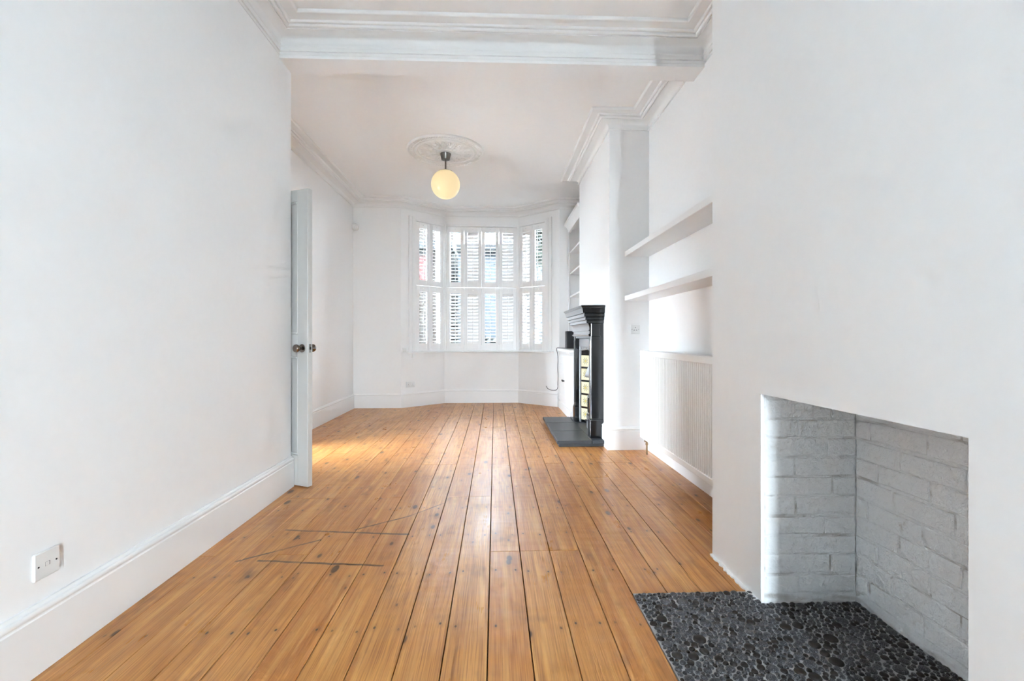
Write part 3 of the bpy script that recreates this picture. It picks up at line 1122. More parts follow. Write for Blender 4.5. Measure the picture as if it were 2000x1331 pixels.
ordered = sorted(peb, key=seen, reverse=True)
rest = MB()
for i, q in enumerate(ordered):
    black = pr_.random() < (0.30 if q[2] > 0.009 else 0.22)
    if i < 300:
        mb = MB()
        pebble(mb, q, False)
        mb.build('pebble', 'peb_black' if black else 'peb_grey', hearth, smooth=60, origin=OH)
    else:
        pebble(rest, q, black)
tag(rest.build('small_pebbles', ['peb_grey', 'peb_black'], hearth, smooth=60, origin=OH), kind='stuff')

# ------------------------------------------------------------------ iron fireplace on its slate hearth
sl = tag(empty('slate_hearth', (0.60, 4.455, 0)), 'dark slate slab hearth under the black iron fireplace', 'hearth')
OS = (0.60, 4.455, 0)
MB().cbox(0.618, 1.074, 4.475, 5.805, 0.0, 0.030, 0.002).build('base', 'slate', sl, origin=OS)
for y0, y1 in ((4.455, 4.938), (4.941, 5.424), (5.427, 5.820)):
    MB().cbox(0.600, 0.938, y0, y1, 0.030, 0.062, 0.004).build('slab', 'slate', sl, origin=OS)
MB().cbox(0.941, 1.074, 4.455, 4.745, 0.030, 0.0615, 0.003).build('slab', 'slate', sl, origin=OS)
MB().cbox(0.941, 1.40, 4.748, 5.402, 0.030, 0.0605, 0.003).build('slab', 'slate', sl, origin=OS)
MB().cbox(0.941, 1.074, 5.405, 5.820, 0.030, 0.0615, 0.003).build('slab', 'slate', sl, origin=OS)

OF = (0.952, 5.075, 0.0625)
fp = tag(empty('fireplace', OF), 'black cast iron fireplace with mantel shelf and cream flower tiles', 'fireplace')
S0, S1, SX, WX = 4.575, 5.575, 0.952, 1.0785     # outer sides, front, wall plane
Z0 = 0.0625
# mantel shelf
pth = [(WX, S0 + 0.035), (SX, S0 + 0.035), (SX, S1 - 0.035), (WX, S1 - 0.035)]   # right of travel is inside, so projections are negative


def ring(prof):
    return [(-p, z) for p, z in prof]


mb = MB().sweep(pth, ring([(-0.02, 1.352), (0.098, 1.352), (0.102, 1.358), (0.110, 1.364), (0.112, 1.372), (0.108, 1.379), (-0.02, 1.381)]))
mb.box(SX + 0.015, WX, S0 + 0.015, S1 - 0.015, 1.352, 1.381)
mb.build('mantel_shelf', 'iron', fp, smooth=40, origin=OF)
pro = [(-0.02, 1.075), (0.012, 1.075)]
pro += [(0.012 + 0.012 * math.sin(math.pi * i / 5), 1.077 + 0.022 * i / 5) for i in range(6)]
pro += [(0.008, 1.101), (0.008, 1.128), (0.020, 1.130), (0.020, 1.138), (0.010, 1.140)]
pro += [(0.010 + 0.022 * (1 - math.cos(math.pi / 2 * i / 5)), 1.142 + 0.060 * math.sin(math.pi / 2 * i / 5)) for i in range(6)]
pro += [(0.046, 1.206), (0.046, 1.232), (0.042, 1.235), (0.060, 1.238), (0.060, 1.262), (0.056, 1.265), (0.074, 1.268), (0.074, 1.298), (0.070, 1.301), (0.088, 1.305), (0.092, 1.330), (0.098, 1.351), (-0.02, 1.351)]
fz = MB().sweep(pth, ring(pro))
fz.mi[len(pro):2 * len(pro)] = [1] * len(pro)          # window sheen put into the front's colour, ends plain black
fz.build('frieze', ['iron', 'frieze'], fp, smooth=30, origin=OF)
MB().cbox(SX + 0.004, WX, S0 + 0.004, S1 - 0.004, 1.05, 1.345).build('lintel', 'iron', fp, origin=OF)
LWD = 0.095
for a, b in ((S0, S0 + LWD), (S1 - LWD, S1)):
    lg = MB().cbox(SX, WX, a, b, Z0, 1.076, 0.004).build('leg', 'iron', fp, origin=OF)
    mb = MB().cbox(SX - 0.010, WX, a - 0.008, b + 0.006, Z0, 0.242, 0.005)
    mb.cbox(SX - 0.006, WX, a - 0.004, b + 0.003, 0.242, 0.256, 0.006)
    mb.build('plinth', 'iron', lg, origin=OF)
    MB().cbox(SX - 0.004, SX + 0.004, a + 0.018, b - 0.018, 0.29, 1.03, 0.003).build('raised_strip', 'iron', lg, origin=OF)
# insert: frame plate, polished bead, tiled cheeks, hood, grate
I0, I1 = S0 + LWD, S1 - LWD
XI = 1.000
mb = MB()
mb.cbox(XI, WX, I0, I0 + 0.022, Z0, 1.05, 0.003).cbox(XI, WX, I1 - 0.022, I1, Z0, 1.05, 0.003)
mb.cbox(XI, WX, I0 + 0.022, I1 - 0.022, 0.955, 1.05, 0.003)
mb.build('insert_frame', 'polished', fp, origin=OF)
# arched top band with a relief scroll
mb = MB()
J0, J1 = I0 + 0.022, I1 - 0.022
n = 14
lo, hi = [], []
for i in range(n + 1):
    s = i / n
    y = J0 + (J1 - J0) * s
    lo.append((y, 0.905 + 0.022 * math.sin(math.pi * s)))
    hi.append((y, 0.956))
poly = lo + hi[::-1]
mb.add([(XI + 0.006, y, z) for y, z in poly] + [(XI + 0.05, y, z) for y, z in poly],
       [tuple(range(len(poly))), tuple(range(len(poly), 2 * len(poly)))] + [(i, (i + 1) % len(poly), (i + 1) % len(poly) + len(poly), i + len(poly)) for i in range(len(poly))])
sc_pts = []
for i in range(41):
    s = i / 40
    sc_pts.append((XI + 0.004, J0 + 0.03 + (J1 - J0 - 0.06) * s, 0.938 + 0.010 * math.sin(s * math.pi * 8)))
mb.tube(sc_pts, 0.004, 6)
mb.build('arch_band', 'polished', fp, smooth=40, origin=OF)
# cheeks slope inwards to the back plate
CX0, CX1 = XI + 0.020, 1.105
CY = 0.125
for sgn, yo in ((1, J0), (-1, J1)):
    a = Vector((CX0, yo))
    b = Vector((CX1, yo + sgn * CY))
    d = (b - a)
    nrm = Vector((-d.y, d.x)).normalized() * (1 if sgn < 0 else -1)
    if nrm.x > 0:
        nrm = -nrm
    th = 0.02
    ck = MB().prism([tuple(a), tuple(b), tuple(b - nrm * th), tuple(a - nrm * th)], Z0, 0.94).build('cheek', 'iron', fp, origin=OF)
    mid = (a + b) / 2 + nrm * 0.002
    rot = math.atan2(d.y, d.x)
    TW = min(d.length - 0.012, 0.138)
    zc = 0.162
    for k in range(5):
        hz = 0.134
        me = MB().cbox(-TW / 2, TW / 2, -0.004, 0.004, -hz / 2, hz / 2, 0.002).mesh('tile', 'tile')
        inst(me, 'tile', ck, (mid.x - OF[0], mid.y - OF[1], zc + 0.156 * k - OF[2]), (0, 0, rot))
        if k < 4:
            MB().cbox(-TW / 2, TW / 2, -0.003, 0.003, -0.009, 0.009, 0.001)
# back plate round the fire opening, firebox, hood
B0, B1 = J0 + CY, J1 - CY
mb = MB()
mb.cbox(CX1, CX1 + 0.012, B0, B0 + 0.03, Z0, 0.94).cbox(CX1, CX1 + 0.012, B1 - 0.03, B1, Z0, 0.94).cbox(CX1, CX1 + 0.012, B0 + 0.03, B1 - 0.03, 0.80, 0.94)
mb.build('back_plate', 'iron', fp, origin=OF)
mb = MB()
mb.box(1.40, 1.41, B0, B1, Z0, 0.94).box(CX1 + 0.012, 1.40, B0 - 0.012, B0, Z0, 0.94).box(CX1 + 0.012, 1.40, B1, B1 + 0.012, Z0, 0.94).box(CX1 + 0.012, 1.40, B0, B1, 0.94, 0.95)
mb.build('firebox', 'soot', fp, origin=OF)
# hood: a tapering shell that leans out over the fire
hn = 10
mb = MB()
vs, fs = [], []
for j, (z, w, outx) in enumerate(((0.90, 0.17, 0.015), (0.83, 0.20, 0.035), (0.74, 0.235, 0.075), (0.665, 0.255, 0.105), (0.645, 0.262, 0.112), (0.625, 0.262, 0.108))):
    for i in range(hn + 1):
        a = math.pi * i / hn
        vs.append((CX1 - outx * math.sin(a) ** 0.7 if 0 < i < hn else CX1, (B0 + B1) / 2 - (w / 2) * math.cos(a) * 1.0, z))
for j in range(5):
    for i in range(hn):
        fs.append((j * (hn + 1) + i, j * (hn + 1) + i + 1, (j + 1) * (hn + 1) + i + 1, (j + 1) * (hn + 1) + i))
mb.add(vs, fs)
hood = mb.build('hood', 'polished', fp, smooth=40, origin=OF)
sol = hood.modifiers.new('thickness', 'SOLIDIFY')
sol.thickness = 0.006
# grate: bowed top rail, bars, lower rail, ash cover
yc = (B0 + B1) / 2


def bow(z, r, depth):
    return [(CX1 - depth * (1 - ((i / 8 - 0.5) * 2) ** 2) , B0 + 0.01 + (B1 - B0 - 0.02) * i / 8, z) for i in range(9)]


MB().tube(bow(0.405, 0, 0.075), 0.010, 8).build('grate_rail', 'polished', fp, smooth=50, origin=OF)
MB().tube(bow(0.225, 0, 0.075), 0.009, 8).build('grate_rail', 'polished', fp, smooth=50, origin=OF)
for i in range(1, 12):
    s = i / 12
    x = CX1 - 0.075 * (1 - ((s - 0.5) * 2) ** 2)
    y = B0 + 0.01 + (B1 - B0 - 0.02) * s
    MB().tube([(x, y, 0.225), (x, y, 0.405)], 0.005, 6).build('grate_bar', 'soot', fp, smooth=50, origin=OF)
mb = MB()
poly = [(CX1 + 0.01, B0)] + [(CX1 - 0.085 * (1 - ((i / 8 - 0.5) * 2) ** 2) - 0.005, B0 + (B1 - B0) * i / 8) for i in range(9)] + [(CX1 + 0.01, B1)]
mb.prism(poly, Z0, 0.20)
mb.build('ash_cover', 'polished', fp, origin=OF)
MB().tube([(CX1 - 0.092, yc - 0.03, 0.15), (CX1 - 0.112, yc - 0.02, 0.15), (CX1 - 0.112, yc + 0.02, 0.15), (CX1 - 0.092, yc + 0.03, 0.15)], 0.005, 6).build('ash_handle', 'soot', fp, smooth=50, origin=OF)

# ------------------------------------------------------------------ alcove cupboard, bookcase, speaker, cable
OCB = (0.965, 6.475, 0)
cab = tag(empty('cupboard', OCB), 'low white built-in cupboard between the fireplace and the bay', 'cupboard')
CY0, CY1 = 5.935, 7.025
MB().cbox(0.985, 1.44, CY0, CY1, 0.10, 0.865, 0.002).build('body', 'gloss', cab, origin=OCB)
MB().sweep([(1.44, CY1), (0.977, CY1), (0.977, CY0), (1.44, CY0)][::-1] and [(1.078, CY0), (0.977, CY0), (0.977, CY1)], [(-q, z) for q, z in [(-0.02, 0), (0.012, 0), (0.012, 0.085), (0.006, 0.098), (0.0, 0.102), (-0.02, 0.102)]]).build('plinth', 'gloss', cab, smooth=30, origin=OCB)
MB().sweep([(1.06, CY0), (0.985, CY0), (0.985, CY1)], [(-q, z) for q, z in [(-0.02, 0.80), (0.004, 0.80), (0.006, 0.815), (0.014, 0.835), (0.030, 0.850), (0.034, 0.862), (-0.02, 0.862)]]).build('cornice_mould', 'gloss', cab, smooth=30, origin=OCB)
MB().cbox(0.945, 1.45, CY0 - 0.028, CY1, 0.862, 0.900, 0.006).build('top', 'gloss', cab, origin=OCB)
for a, b in ((CY0 + 0.03, 6.478), (6.482, CY1 - 0.02)):
    d = MB()
    d.cbox(0.969, 0.985, a, a + 0.085, 0.125, 0.785, 0.002).cbox(0.969, 0.985, b - 0.085, b, 0.125, 0.785, 0.002)
    d.cbox(0.9692, 0.985, a + 0.085, b - 0.085, 0.125, 0.215, 0.002).cbox(0.9692, 0.985, a + 0.085, b - 0.085, 0.695, 0.785, 0.002)
    dd = d.build('door', 'gloss', cab, origin=OCB)
    MB().cbox(0.977, 0.9855, a + 0.08, b - 0.08, 0.21, 0.70, 0.002).build('panel', 'gloss', dd, origin=OCB)
    mb = MB()
    for q in ((a + 0.085, a + 0.097, 0.215, 0.695), (b - 0.097, b - 0.085, 0.215, 0.695), (a + 0.097, b - 0.097, 0.215, 0.227), (a + 0.097, b - 0.097, 0.683, 0.695)):
        mb.cbox(0.9715, 0.979, q[0], q[1], q[2], q[3], 0.003)
    mb.build('moulding', 'gloss', dd, origin=OCB)
    ky = b - 0.04 if b < 6.49 else a + 0.04
    MB().lathe([(0.006, 0), (0.006, 0.012), (0.014, 0.018), (0.015, 0.026), (0.008, 0.031)], 12, Matrix.Translation((0.969, ky, 0.455)) @ Matrix.Rotation(R(-90), 4, 'Y')).build('knob', 'black', dd, smooth=50, origin=OCB)

OBK = (1.13, 6.475, 0.90)
bk = tag(empty('bookcase', OBK), 'tall white built-in bookcase with moulded crown above the cupboard', 'bookcase')
BX = 1.128
for a, b in ((CY0 - 0.02 + 0.0, CY0 + 0.012), (CY1 - 0.030, CY1)):
    a = max(a, YBF1 + 0.004)
    MB().cbox(BX, 1.445, a, b, 0.902, 2.74, 0.002).build('side_panel', 'gloss', bk, origin=OBK)
for a, b in ((YBF1 + 0.004, CY0 + 0.030), (CY1 - 0.045, CY1)):
    MB().cbox(BX - 0.012, BX, a, b, 0.902, 2.72, 0.002).build('stile', 'gloss', bk, origin=OBK)
MB().cbox(1.437, 1.457, YBF1 + 0.005, CY1, 0.902, 2.74, 0.001).build('back_panel', 'gloss', bk, origin=OBK)
for z in (1.36, 1.665, 2.015, 2.335):
    MB().cbox(BX + 0.004, 1.437, CY0 + 0.014, CY1 - 0.031, z, z + 0.024, 0.002).build('shelf', 'gloss', bk, origin=OBK)
MB().cbox(BX, 1.445, YBF1 + 0.004, CY1, 2.70, 2.742, 0.002).build('top', 'gloss', bk, origin=OBK)
MB().sweep([(BX - 0.012, YBF1 + 0.006), (BX - 0.012, CY1)], [(-q, z) for q, z in [(-0.03, 2.655), (0.004, 2.655), (0.006, 2.69), (0.012, 2.70), (0.024, 2.725), (0.050, 2.750), (0.062, 2.757), (0.064, 2.792), (-0.03, 2.792)]]).build('crown', 'gloss', bk, smooth=30, origin=OBK)

spk = tag(empty('speaker', (1.12, 6.80, 0.900)), 'small black speaker with rounded corners on the white cupboard', 'speaker')
mb = MB()
pts = []
for cx, cyy, a0 in ((0.066, 0.066, 0), (-0.066, 0.066, 90), (-0.066, -0.066, 180), (0.066, -0.066, 270)):
    for i in range(5):
        a = R(a0 + 90 * i / 4)
        pts.append((cx + 0.012 * math.cos(a), cyy + 0.012 * math.sin(a)))
mb.prism(pts, 0.010, 0.250)
mb.build('case', 'black', spk, smooth=35)
MB().prism([(q[0] * 0.93, q[1] * 0.93) for q in pts], 0.0, 0.010).build('foot', 'hole', spk)
MB().prism([(q[0] * 0.95, q[1] * 0.95) for q in pts], 0.250, 0.256).build('top_cap', 'black', spk, smooth=35)

cab_pts = [(1.07, 6.865, 0.906), (1.02, 6.93, 0.906), (0.975, 6.965, 0.906), (0.943, 6.985, 0.907), (0.934, 6.99, 0.895), (0.936, 6.995, 0.86), (0.948, 7.0, 0.80), (0.953, 7.0, 0.72), (0.950, 7.005, 0.60), (0.955, 7.005, 0.48), (0.951, 7.005, 0.36),
           (0.948, 7.0, 0.30), (0.93, 7.0, 0.268), (0.895, 7.02, 0.258), (0.86, 7.05, 0.258), (0.825, 7.09, 0.268), (0.80, 7.12, 0.288), (0.795, 7.14, 0.31)]


def smooth_pts(P, n=5):
    out = []
    for i in range(len(P) - 1):
        p0, p1, p2, p3 = [Vector(P[max(0, min(len(P) - 1, i + k))]) for k in (-1, 0, 1, 2)]
        for j in range(n):
            t_ = j / n
            out.append(0.5 * ((2 * p1) + (p2 - p0) * t_ + (2 * p0 - 5 * p1 + 4 * p2 - p3) * t_ ** 2 + (3 * p1 - p0 - 3 * p2 + p3) * t_ ** 3))
    out.append(Vector(P[-1]))
    return out


tag(MB().tube(smooth_pts(cab_pts), 0.0045, 8).build('power_cable', 'black', smooth=60), 'thin black cable hanging down beside the white cupboard', 'cable')

# ------------------------------------------------------------------ floating shelves
for z, lab in ((1.828, 'upper thick white floating shelf in the alcove'), (1.409, 'lower thick white floating shelf above the radiator')):
    o = MB().cbox(1.226, XR - 0.0008, YBN + 0.001, YBF0 - 0.001, z, z + 0.046, 0.0025).build('floating_shelf', 'gloss', origin=(1.34, 3.28, z))
    tag(o, lab, 'shelf', 'floating shelves in the alcove')

# ------------------------------------------------------------------ radiator
RY0, RY1, RX, RZ0, RZ1 = 2.60, 4.19, 1.325, 0.150, 0.945
ORD = (1.40, 3.4, 0.15)
rad = tag(empty('radiator', ORD), 'white ribbed panel radiator on the alcove wall', 'radiator')
mb = MB()
pit = 0.0305
sec = []
y = RY0 + 0.006
while y < RY1 - 0.01:
    for f_, dx in ((0.0, 0.010), (0.28, 0.010), (0.42, 0.0), (0.86, 0.0), (1.0, 0.010)):
        if f_ < 1.0:
            sec.append((RX + dx, min(y + f_ * pit, RY1 - 0.005)))
    y += pit
poly = sec + [(RX + 0.022, RY1 - 0.004), (RX + 0.022, RY0 + 0.004)]
mb.prism(poly, RZ0 + 0.045, RZ1 - 0.050)
mb.build('ribbed_panel', 'radiator', rad, origin=ORD)
MB().cbox(RX - 0.003, RX + 0.024, RY0, RY1, RZ1 - 0.052, RZ1, 0.006).build('top_band', 'radiator', rad, origin=ORD)
MB().cbox(RX - 0.003, RX + 0.024, RY0, RY1, RZ0, RZ0 + 0.047, 0.006).build('bottom_band', 'radiator', rad, origin=ORD)
for a, b in ((RY0 - 0.002, RY0 + 0.004), (RY1 - 0.004, RY1 + 0.002)):
    MB().cbox(RX, XR - 0.03, a, b, RZ0 + 0.01, RZ1 - 0.004, 0.002).build('side_panel', 'radiator', rad, origin=ORD)
MB().cbox(RX + 0.095, RX + 0.108, RY0 + 0.006, RY1 - 0.006, RZ0 + 0.01, RZ1 - 0.02, 0.004).build('rear_panel', 'radiator', rad, origin=ORD)
mb = MB()
yy = RY0 + 0.02
while yy < RY1 - 0.02:
    mb.box(RX + 0.026, RX + 0.094, yy, yy + 0.004, RZ1 - 0.010, RZ1 - 0.004)
    yy += 0.014
mb.box(RX + 0.024, RX + 0.030, RY0 + 0.004, RY1 - 0.004, RZ1 - 0.012, RZ1 - 0.002).box(RX + 0.090, RX + 0.096, RY0 + 0.004, RY1 - 0.004, RZ1 - 0.012, RZ1 - 0.002)
mb.build('top_grille', 'radiator', rad, origin=ORD)
for y in (RY0 + 0.3, RY1 - 0.3):
    MB().cbox(RX + 0.105, XR - 0.0005, y - 0.02, y + 0.02, 0.3, 0.8, 0.002).build('bracket', 'radiator', rad, origin=ORD)
pp = MB().tube([(1.372, 4.145, 0.002), (1.372, 4.145, 0.105)], 0.0085, 10).build('pipe', 'brass', rad, smooth=50, origin=ORD)
mb = MB().tube([(1.372, 4.145, 0.09), (1.372, 4.145, 0.105), (1.372, 4.145, 0.106), (1.372, 4.145, 0.150)], [0.013, 0.013, 0.011, 0.011], 8)
mb.tube([(1.35, 4.145, 0.125), (1.395, 4.145, 0.125)], 0.010, 8)
mb.build('valve', 'brass', rad, smooth=40, origin=ORD)


# ------------------------------------------------------------------ sockets and small fittings
def plate(name, label, loc, rz, w, h, cat, holes, extra=None):
    o = tag(empty(name, loc, rz), label, cat)
    MB().cbox(-w / 2, w / 2, -0.010, 0.0, -h / 2, h / 2, 0.003).build('face_plate', 'plastic', o)
    for x, z, sx, sz in holes:
        if sx == sz:
            MB().lathe([(sx, 0.0), (sx, 0.0012)], 10, Matrix.Translation((x, -0.0098, z)) @ Matrix.Rotation(R(90), 4, 'X')).build('screw', 'hole', o)
        else:
            MB().box(x - sx, x + sx, -0.0108, -0.0095, z - sz, z + sz).build('pin_slot', 'hole', o)
    return o


o = plate('phone_socket', 'white square telephone socket low on the near left wall', (XLN, 1.551, 0.331), R(90), 0.086, 0.086, 'socket', [(-0.030, 0.0, 0.003, 0.003), (0.030, 0.0, 0.003, 0.003)])
mb = MB()
mb.box(-0.008, 0.008, -0.0104, -0.0095, -0.0065, 0.0065)
mb.build('jack', 'hole', o)
MB().cbox(-0.0078, 0.0055, -0.0115, -0.0100, -0.006, 0.006, 0.0008).build('jack_shutter', 'plastic', o)
plate('wall_socket', 'white single power socket on the side of the chimney breast', (1.325, YBF0, 1.139), 0, 0.088, 0.088, 'socket',
      [(0.0, 0.017, 0.0025, 0.005), (-0.011, -0.007, 0.005, 0.0026), (0.011, -0.007, 0.005, 0.0026), (-0.031, 0.0, 0.003, 0.003), (0.031, 0.0, 0.003, 0.003)])
ang = math.atan2(BB[1] - BA[1], BB[0] - BA[0])
plate('double_socket', 'white double power socket low on the left splay of the bay', (*off(BA, BB, 0.158), 0.345), ang, 0.146, 0.086, 'socket',
      [(sx + dx, dz, a, b) for sx in (-0.036, 0.036) for dx, dz, a, b in ((0, 0.0, 0.0022, 0.004), (-0.010, -0.022, 0.004, 0.0022), (0.010, -0.022, 0.004, 0.0022))])
o = tag(empty('junction_box', (*off(BA, BB, 0.052), 0.875), ang), 'tiny white junction box at the left end of the window board', 'junction box')
MB().cbox(-0.034, 0.034, -0.020, 0, -0.032, 0.032, 0.006).build('box_cover', 'plastic', o)
MB().cbox(-0.020, 0.014, -0.024, -0.019, -0.014, 0.018, 0.003).build('cover_lug', 'plastic', o)
o = tag(empty('sill_bracket', (*off(BA, BB, 0.205), 0.82), ang), 'little white bracket under the left end of the window board', 'bracket')
mb = MB()
prf = [(0, 0), (-0.040, 0), (-0.040, -0.045), (-0.034, -0.066), (-0.020, -0.076), (0, -0.078)]
mb.add([(-0.022, y, z) for y, z in prf] + [(0.022, y, z) for y, z in prf], [tuple(range(6)), tuple(range(6, 12))] + [(i, (i + 1) % 6, (i + 1) % 6 + 6, i + 6) for i in range(6)])
mb.build('corbel', 'gloss', o)
MB().cbox(-0.026, 0.026, -0.046, 0, -0.008, 0.0, 0.002).build('cap', 'gloss', o)

o = tag(empty('motion_sensor', (XLF + 0.008, YBACK - 0.008, 2.718), R(45)), 'small white rounded alarm sensor in the far left corner', 'sensor')
prf = []
mb = MB()
vs, fs = [], []
rows_, segs = 7, 10
for j in range(rows_ + 1):
    s = j / rows_
    z = -0.060 + 0.118 * s
    wv = 0.046 * (1 - abs(2 * s - 1) ** 3.0) ** 0.5 + 0.006
    dv = 0.045 * (1 - abs(2 * (s ** 0.8) - 1) ** 2.6) ** 0.5 + 0.004
    for i in range(segs + 1):
        a = math.pi * i / segs
        vs.append((-wv * math.cos(a), -dv * math.sin(a) - 0.045, z))
for j in range(rows_):
    for i in range(segs):
        fs.append((j * (segs + 1) + i, j * (segs + 1) + i + 1, (j + 1) * (segs + 1) + i + 1, (j + 1) * (segs + 1) + i))
    fs.append((j * (segs + 1), (j + 1) * (segs + 1), (j + 1) * (segs + 1) + segs, j * (segs + 1) + segs))
fs.append(tuple(range(segs + 1)))
fs.append(tuple(range(rows_ * (segs + 1), (rows_ + 1) * (segs + 1))))
mb.add(vs, fs).build('housing', 'plastic', o, smooth=60)
MB().cbox(-0.040, 0.040, -0.046, -0.030, -0.05, 0.05, 0.003).build('mount', 'plastic', o)
MB().cbox(-0.022, 0.022, -0.0925, -0.080, -0.030, 0.005, 0.005).build('lens', 'ceil', o)

# ------------------------------------------------------------------ ceiling rose and pendant
RC = (-0.550, 5.17, HC)
rose = tag(empty('ceiling_rose', RC), 'large round white plaster ceiling rose with leaf relief', 'ceiling rose')
pr = [(0.002, -0.034), (0.09, -0.032), (0.10, -0.022), (0.24, -0.016), (0.30, -0.014), (0.305, -0.024), (0.315, -0.029), (0.325, -0.024), (0.33, -0.016),
      (0.345, -0.016), (0.350, -0.024), (0.360, -0.024), (0.365, -0.016), (0.395, -0.014), (0.400, -0.022), (0.412, -0.024), (0.420, -0.014), (0.422, 0.0)]
MB().lathe(pr, 64, None).build('disc', 'plaster', rose, smooth=30)
mb = MB()
for k in range(96):
    a = 2 * math.pi * k / 96
    mb.lathe([(0.0001, -0.007), (0.008, -0.004), (0.009, 0.0)], 6, Matrix.Translation((0.407 * math.cos(a), 0.407 * math.sin(a), -0.022)), cap=False)
mb.build('bead_rim', 'plaster', rose, smooth=60)
mb = MB()
for k in range(40):
    a = 2 * math.pi * k / 40
    mb.lathe([(0.0001, -0.010), (0.013, -0.006), (0.016, 0.0)], 7, Matrix.Translation((0.380 * math.cos(a), 0.380 * math.sin(a), -0.014)), cap=False)
mb.build('egg_band', 'plaster', rose, smooth=60)


def leaf_mesh(length, width, lift):
    vs, fs = [], []
    n = 9
    for i in range(n):
        s = i / (n - 1)
        w = width * math.sin(math.pi * min(1, s * 0.92 + 0.06)) ** 0.8 * (1.0 + 0.22 * (1 if i % 2 else -1))
        z = -lift * math.sin(math.pi * (0.15 + 0.8 * s))
        vs += [(s * length, -w, 0.0), (s * length, -w * 0.5, z), (s * length, 0, z * 0.55), (s * length, w * 0.5, z), (s * length, w, 0.0)]
    for i in range(n - 1):
        for j in range(4):
            fs.append((i * 5 + j, i * 5 + j + 1, (i + 1) * 5 + j + 1, (i + 1) * 5 + j))
    return MB().add(vs, fs).mesh('leaf', 'plaster', smooth=40)


lm1, lm2 = leaf_mesh(0.175, 0.036, 0.022), leaf_mesh(0.13, 0.022, 0.016)
for k in range(12):
    a = 2 * math.pi * k / 12
    inst(lm1, 'leaf', rose, (0.10 * math.cos(a), 0.10 * math.sin(a), -0.016), (0, 0, a))
    a += math.pi / 12
    inst(lm2, 'leaf', rose, (0.165 * math.cos(a), 0.165 * math.sin(a), -0.0145), (0, 0, a))

pend = tag(empty('pendant_light', (RC[0], RC[1], HC - 0.036)), 'cream glass globe pendant on a short metal stem', 'pendant light')
MB().lathe([(0.058, 0.0), (0.060, -0.004), (0.058, -0.012), (0.046, -0.066), (0.042, -0.069)], 28).build('canopy', 'steel', pend, smooth=40)
MB().lathe([(0.009, -0.067), (0.009, -0.176)], 12).build('stem', 'steel', pend, smooth=40)
ZG, RG = 2.762 - (HC - 0.036), 0.160
prof = [(0.0085, ZG + RG + 0.012), (0.012, ZG + RG + 0.006)]
for i in range(6):
    a = R(4 + 26 * i / 5)
    prof.append(((RG + 0.003) * math.sin(a), ZG + (RG + 0.003) * math.cos(a)))
prof.append((RG * math.sin(R(30)) - 0.003, ZG + RG * math.cos(R(30)) - 0.002))
MB().lathe(prof, 28).build('cap', 'steel', pend, smooth=40)
gp = []
for i in range(25):
    a = R(14 + (180 - 14) * i / 24)
    gp.append((max(RG * math.sin(a), 0.0005), ZG + RG * math.cos(a)))
MB().lathe(gp, 40).build('globe', 'globe', pend, smooth=60)

# ------------------------------------------------------------------ the street outside
struct(MB().box(-40, 40, 7.9, 45, -0.75, -0.65).build('ground_street', 'asphalt'), 'street outside the bay window')
struct(MB().box(-20, 20, -20, YREAR - 0.2, -0.25, -0.15).build('ground_garden', 'paving'), 'garden terrace behind the house')


mb = MB()  # unseen house front put in to block sky above the street
for x0, x1 in ((-22.0, -2.33), (1.66, 22.0)):
    mb.box(x0, x1, 7.05, 7.25, -0.65, 10.5)
mb.box(-2.33, 1.66, 7.05, 7.25, HC + 0.15, 10.5)
struct(mb.build('wall_street_front', 'brown_brick'), 'unseen brick street front of this house, built high to shade the street')


struct(MB().box(-30, -3.45, YREAR - 0.2, 7.05, -0.25, -0.15).build('ground_side', 'paving'), 'paved yard beside the hallway')


def house(name, label, x0, x1, y, z1, wallmat, upper=None, band=None, wins=(), door=None):
    h = tag(empty(name, ((x0 + x1) / 2, y + 3, -0.65)), label, 'house', 'houses across the street')
    og = ((x0 + x1) / 2, y + 3, -0.65)
    MB().box(x0, x1, y, y + 6, -0.65, z1).build('wall', wallmat, h, origin=og)
    if upper:
        MB().box(x0 + 0.02, x1 - 0.02, y + 0.9, y + 6, z1, z1 + 3.0).build('upper_wall', upper, h, origin=og)
        zt = z1 + 3.0
    else:
        zt = z1
    mb = MB()
    mb.add([(x0, y + 0.3, zt), (x1, y + 0.3, zt), (x1, y + 6, zt), (x0, y + 6, zt), (x0, y + 3.2, zt + 0.9), (x1, y + 3.2, zt + 0.9)],
           [(0, 1, 5, 4), (3, 4, 5, 2), (0, 4, 3), (1, 2, 5), (0, 3, 2, 1)])
    mb.build('roof', 'roof', h, origin=og)
    if band:
        MB().cbox(x0 - 0.05, x1 + 0.05, y - 0.25, y + 0.95, band[0], band[1], 0.02).build('fascia', 'roof', h, origin=og)
    for a, b, c, d in wins:
        w = MB().cbox(a, b, y - 0.05, y + 0.02, c, d, 0.02).build('window', 'shutter', h, origin=og)
        MB().box(a + 0.09, (a + b) / 2 - 0.03, y - 0.056, y - 0.045, c + 0.09, d - 0.09).build('pane', 'black', w, origin=og)
        MB().box((a + b) / 2 + 0.03, b - 0.09, y - 0.056, y - 0.045, c + 0.09, d - 0.09).build('pane', 'black', w, origin=og)
    if door:
        MB().cbox(door[0], door[1], y - 0.06, y + 0.02, -0.65, 1.5, 0.02).build('door', 'red_paint', h, origin=og)
    return h


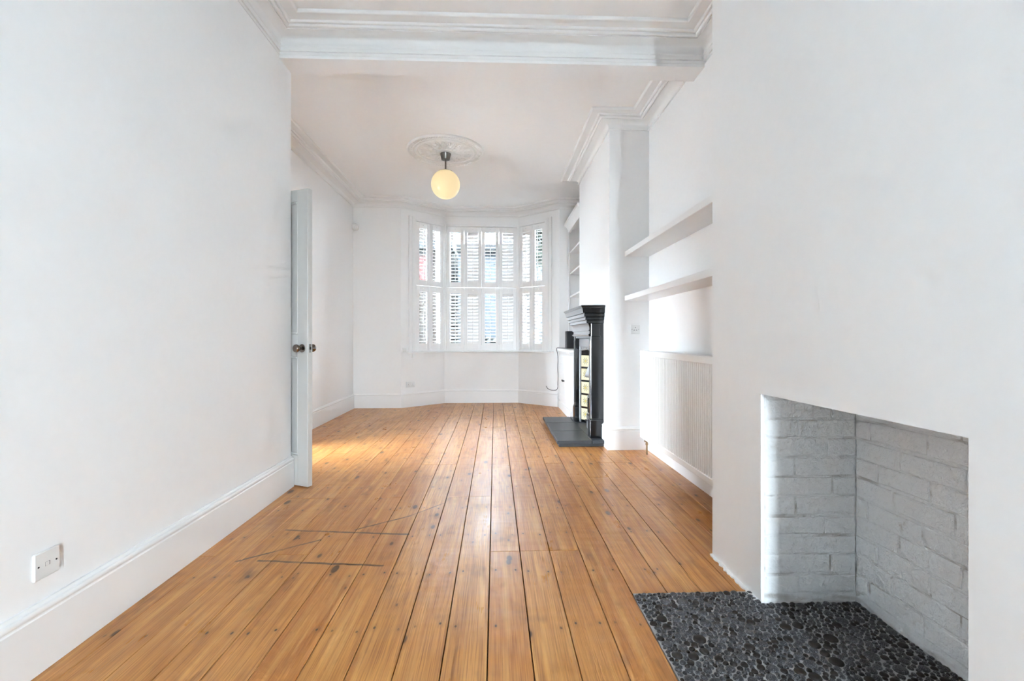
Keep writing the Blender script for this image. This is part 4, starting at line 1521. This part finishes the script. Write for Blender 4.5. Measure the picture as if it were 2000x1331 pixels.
YH = 17.0
house('terraced_house', 'pale blue-white house seen through the middle shutters', -1.35, 4.2, YH, 4.25, 'render', None, (4.22, 4.46), [(0.6, 1.6, 0.9, 2.8), (2.2, 3.4, 0.9, 2.8)])
bh = house('terraced_house', 'brown brick house with a red band seen through the left shutters', -9.0, -1.60, YH + 0.2, 4.3, 'brown_brick', 'brown_brick', (4.30, 4.62), [(-7.0, -5.6, 0.8, 2.6), (-5.0, -3.9, 0.8, 2.6)])
MB().cbox(-3.9, -2.35, YH + 0.10, YH + 0.22, 2.95, 4.05, 0.01).build('painted_band', 'red_paint', bh, origin=(-5.3, YH + 3.2, -0.65))


def foliage(name, label, cat, c, rx, ry, rz, n, mat, trunk=None, size=0.12, seed=1):
    r_ = random.Random(seed)
    root = tag(empty(name, (c[0], c[1], -0.65)), label, cat)
    mb = MB()
    for _ in range(n):
        while True:
            u = Vector((r_.uniform(-1, 1), r_.uniform(-1, 1), r_.uniform(-1, 1)))
            if 0.25 < u.length < 1:
                break
        q = Vector((u.x * rx, u.y * ry, u.z * rz + c[2] + 0.65))
        M = Matrix.Translation(q) @ Matrix.Rotation(r_.uniform(0, 6.28), 4, 'Z') @ Matrix.Rotation(r_.uniform(0, 3.1), 4, 'X')
        s = size * r_.uniform(0.6, 1.3)
        mb.add([tuple(M @ Vector(w)) for w in ((-s, 0, 0), (0, -s * 0.5, 0.1 * s), (s, 0, 0), (0, s * 0.5, 0.1 * s))], [(0, 1, 2, 3)])
    tag(mb.build('foliage', mat, root), kind='stuff')
    if trunk:
        MB().tube([(0, 0, 0), (0.05, 0, (c[2] + 0.65) * 0.5), (0, 0.05, c[2] + 0.65)], [trunk, trunk * 0.8, trunk * 0.4], 8).build('trunk', 'bark', root, smooth=60)


foliage('street_tree', 'bright green tree outside, seen through the right shutters', 'tree', (1.75, 13.5, 4.1), 1.2, 1.0, 1.15, 2600, 'leaf', 0.09, 0.13, 4)
foliage('hedge', 'dark front hedge outside, seen through the middle shutters', 'hedge', (0.2, 11.2, 0.25), 1.6, 0.4, 0.85, 2600, 'hedge', None, 0.10, 9)
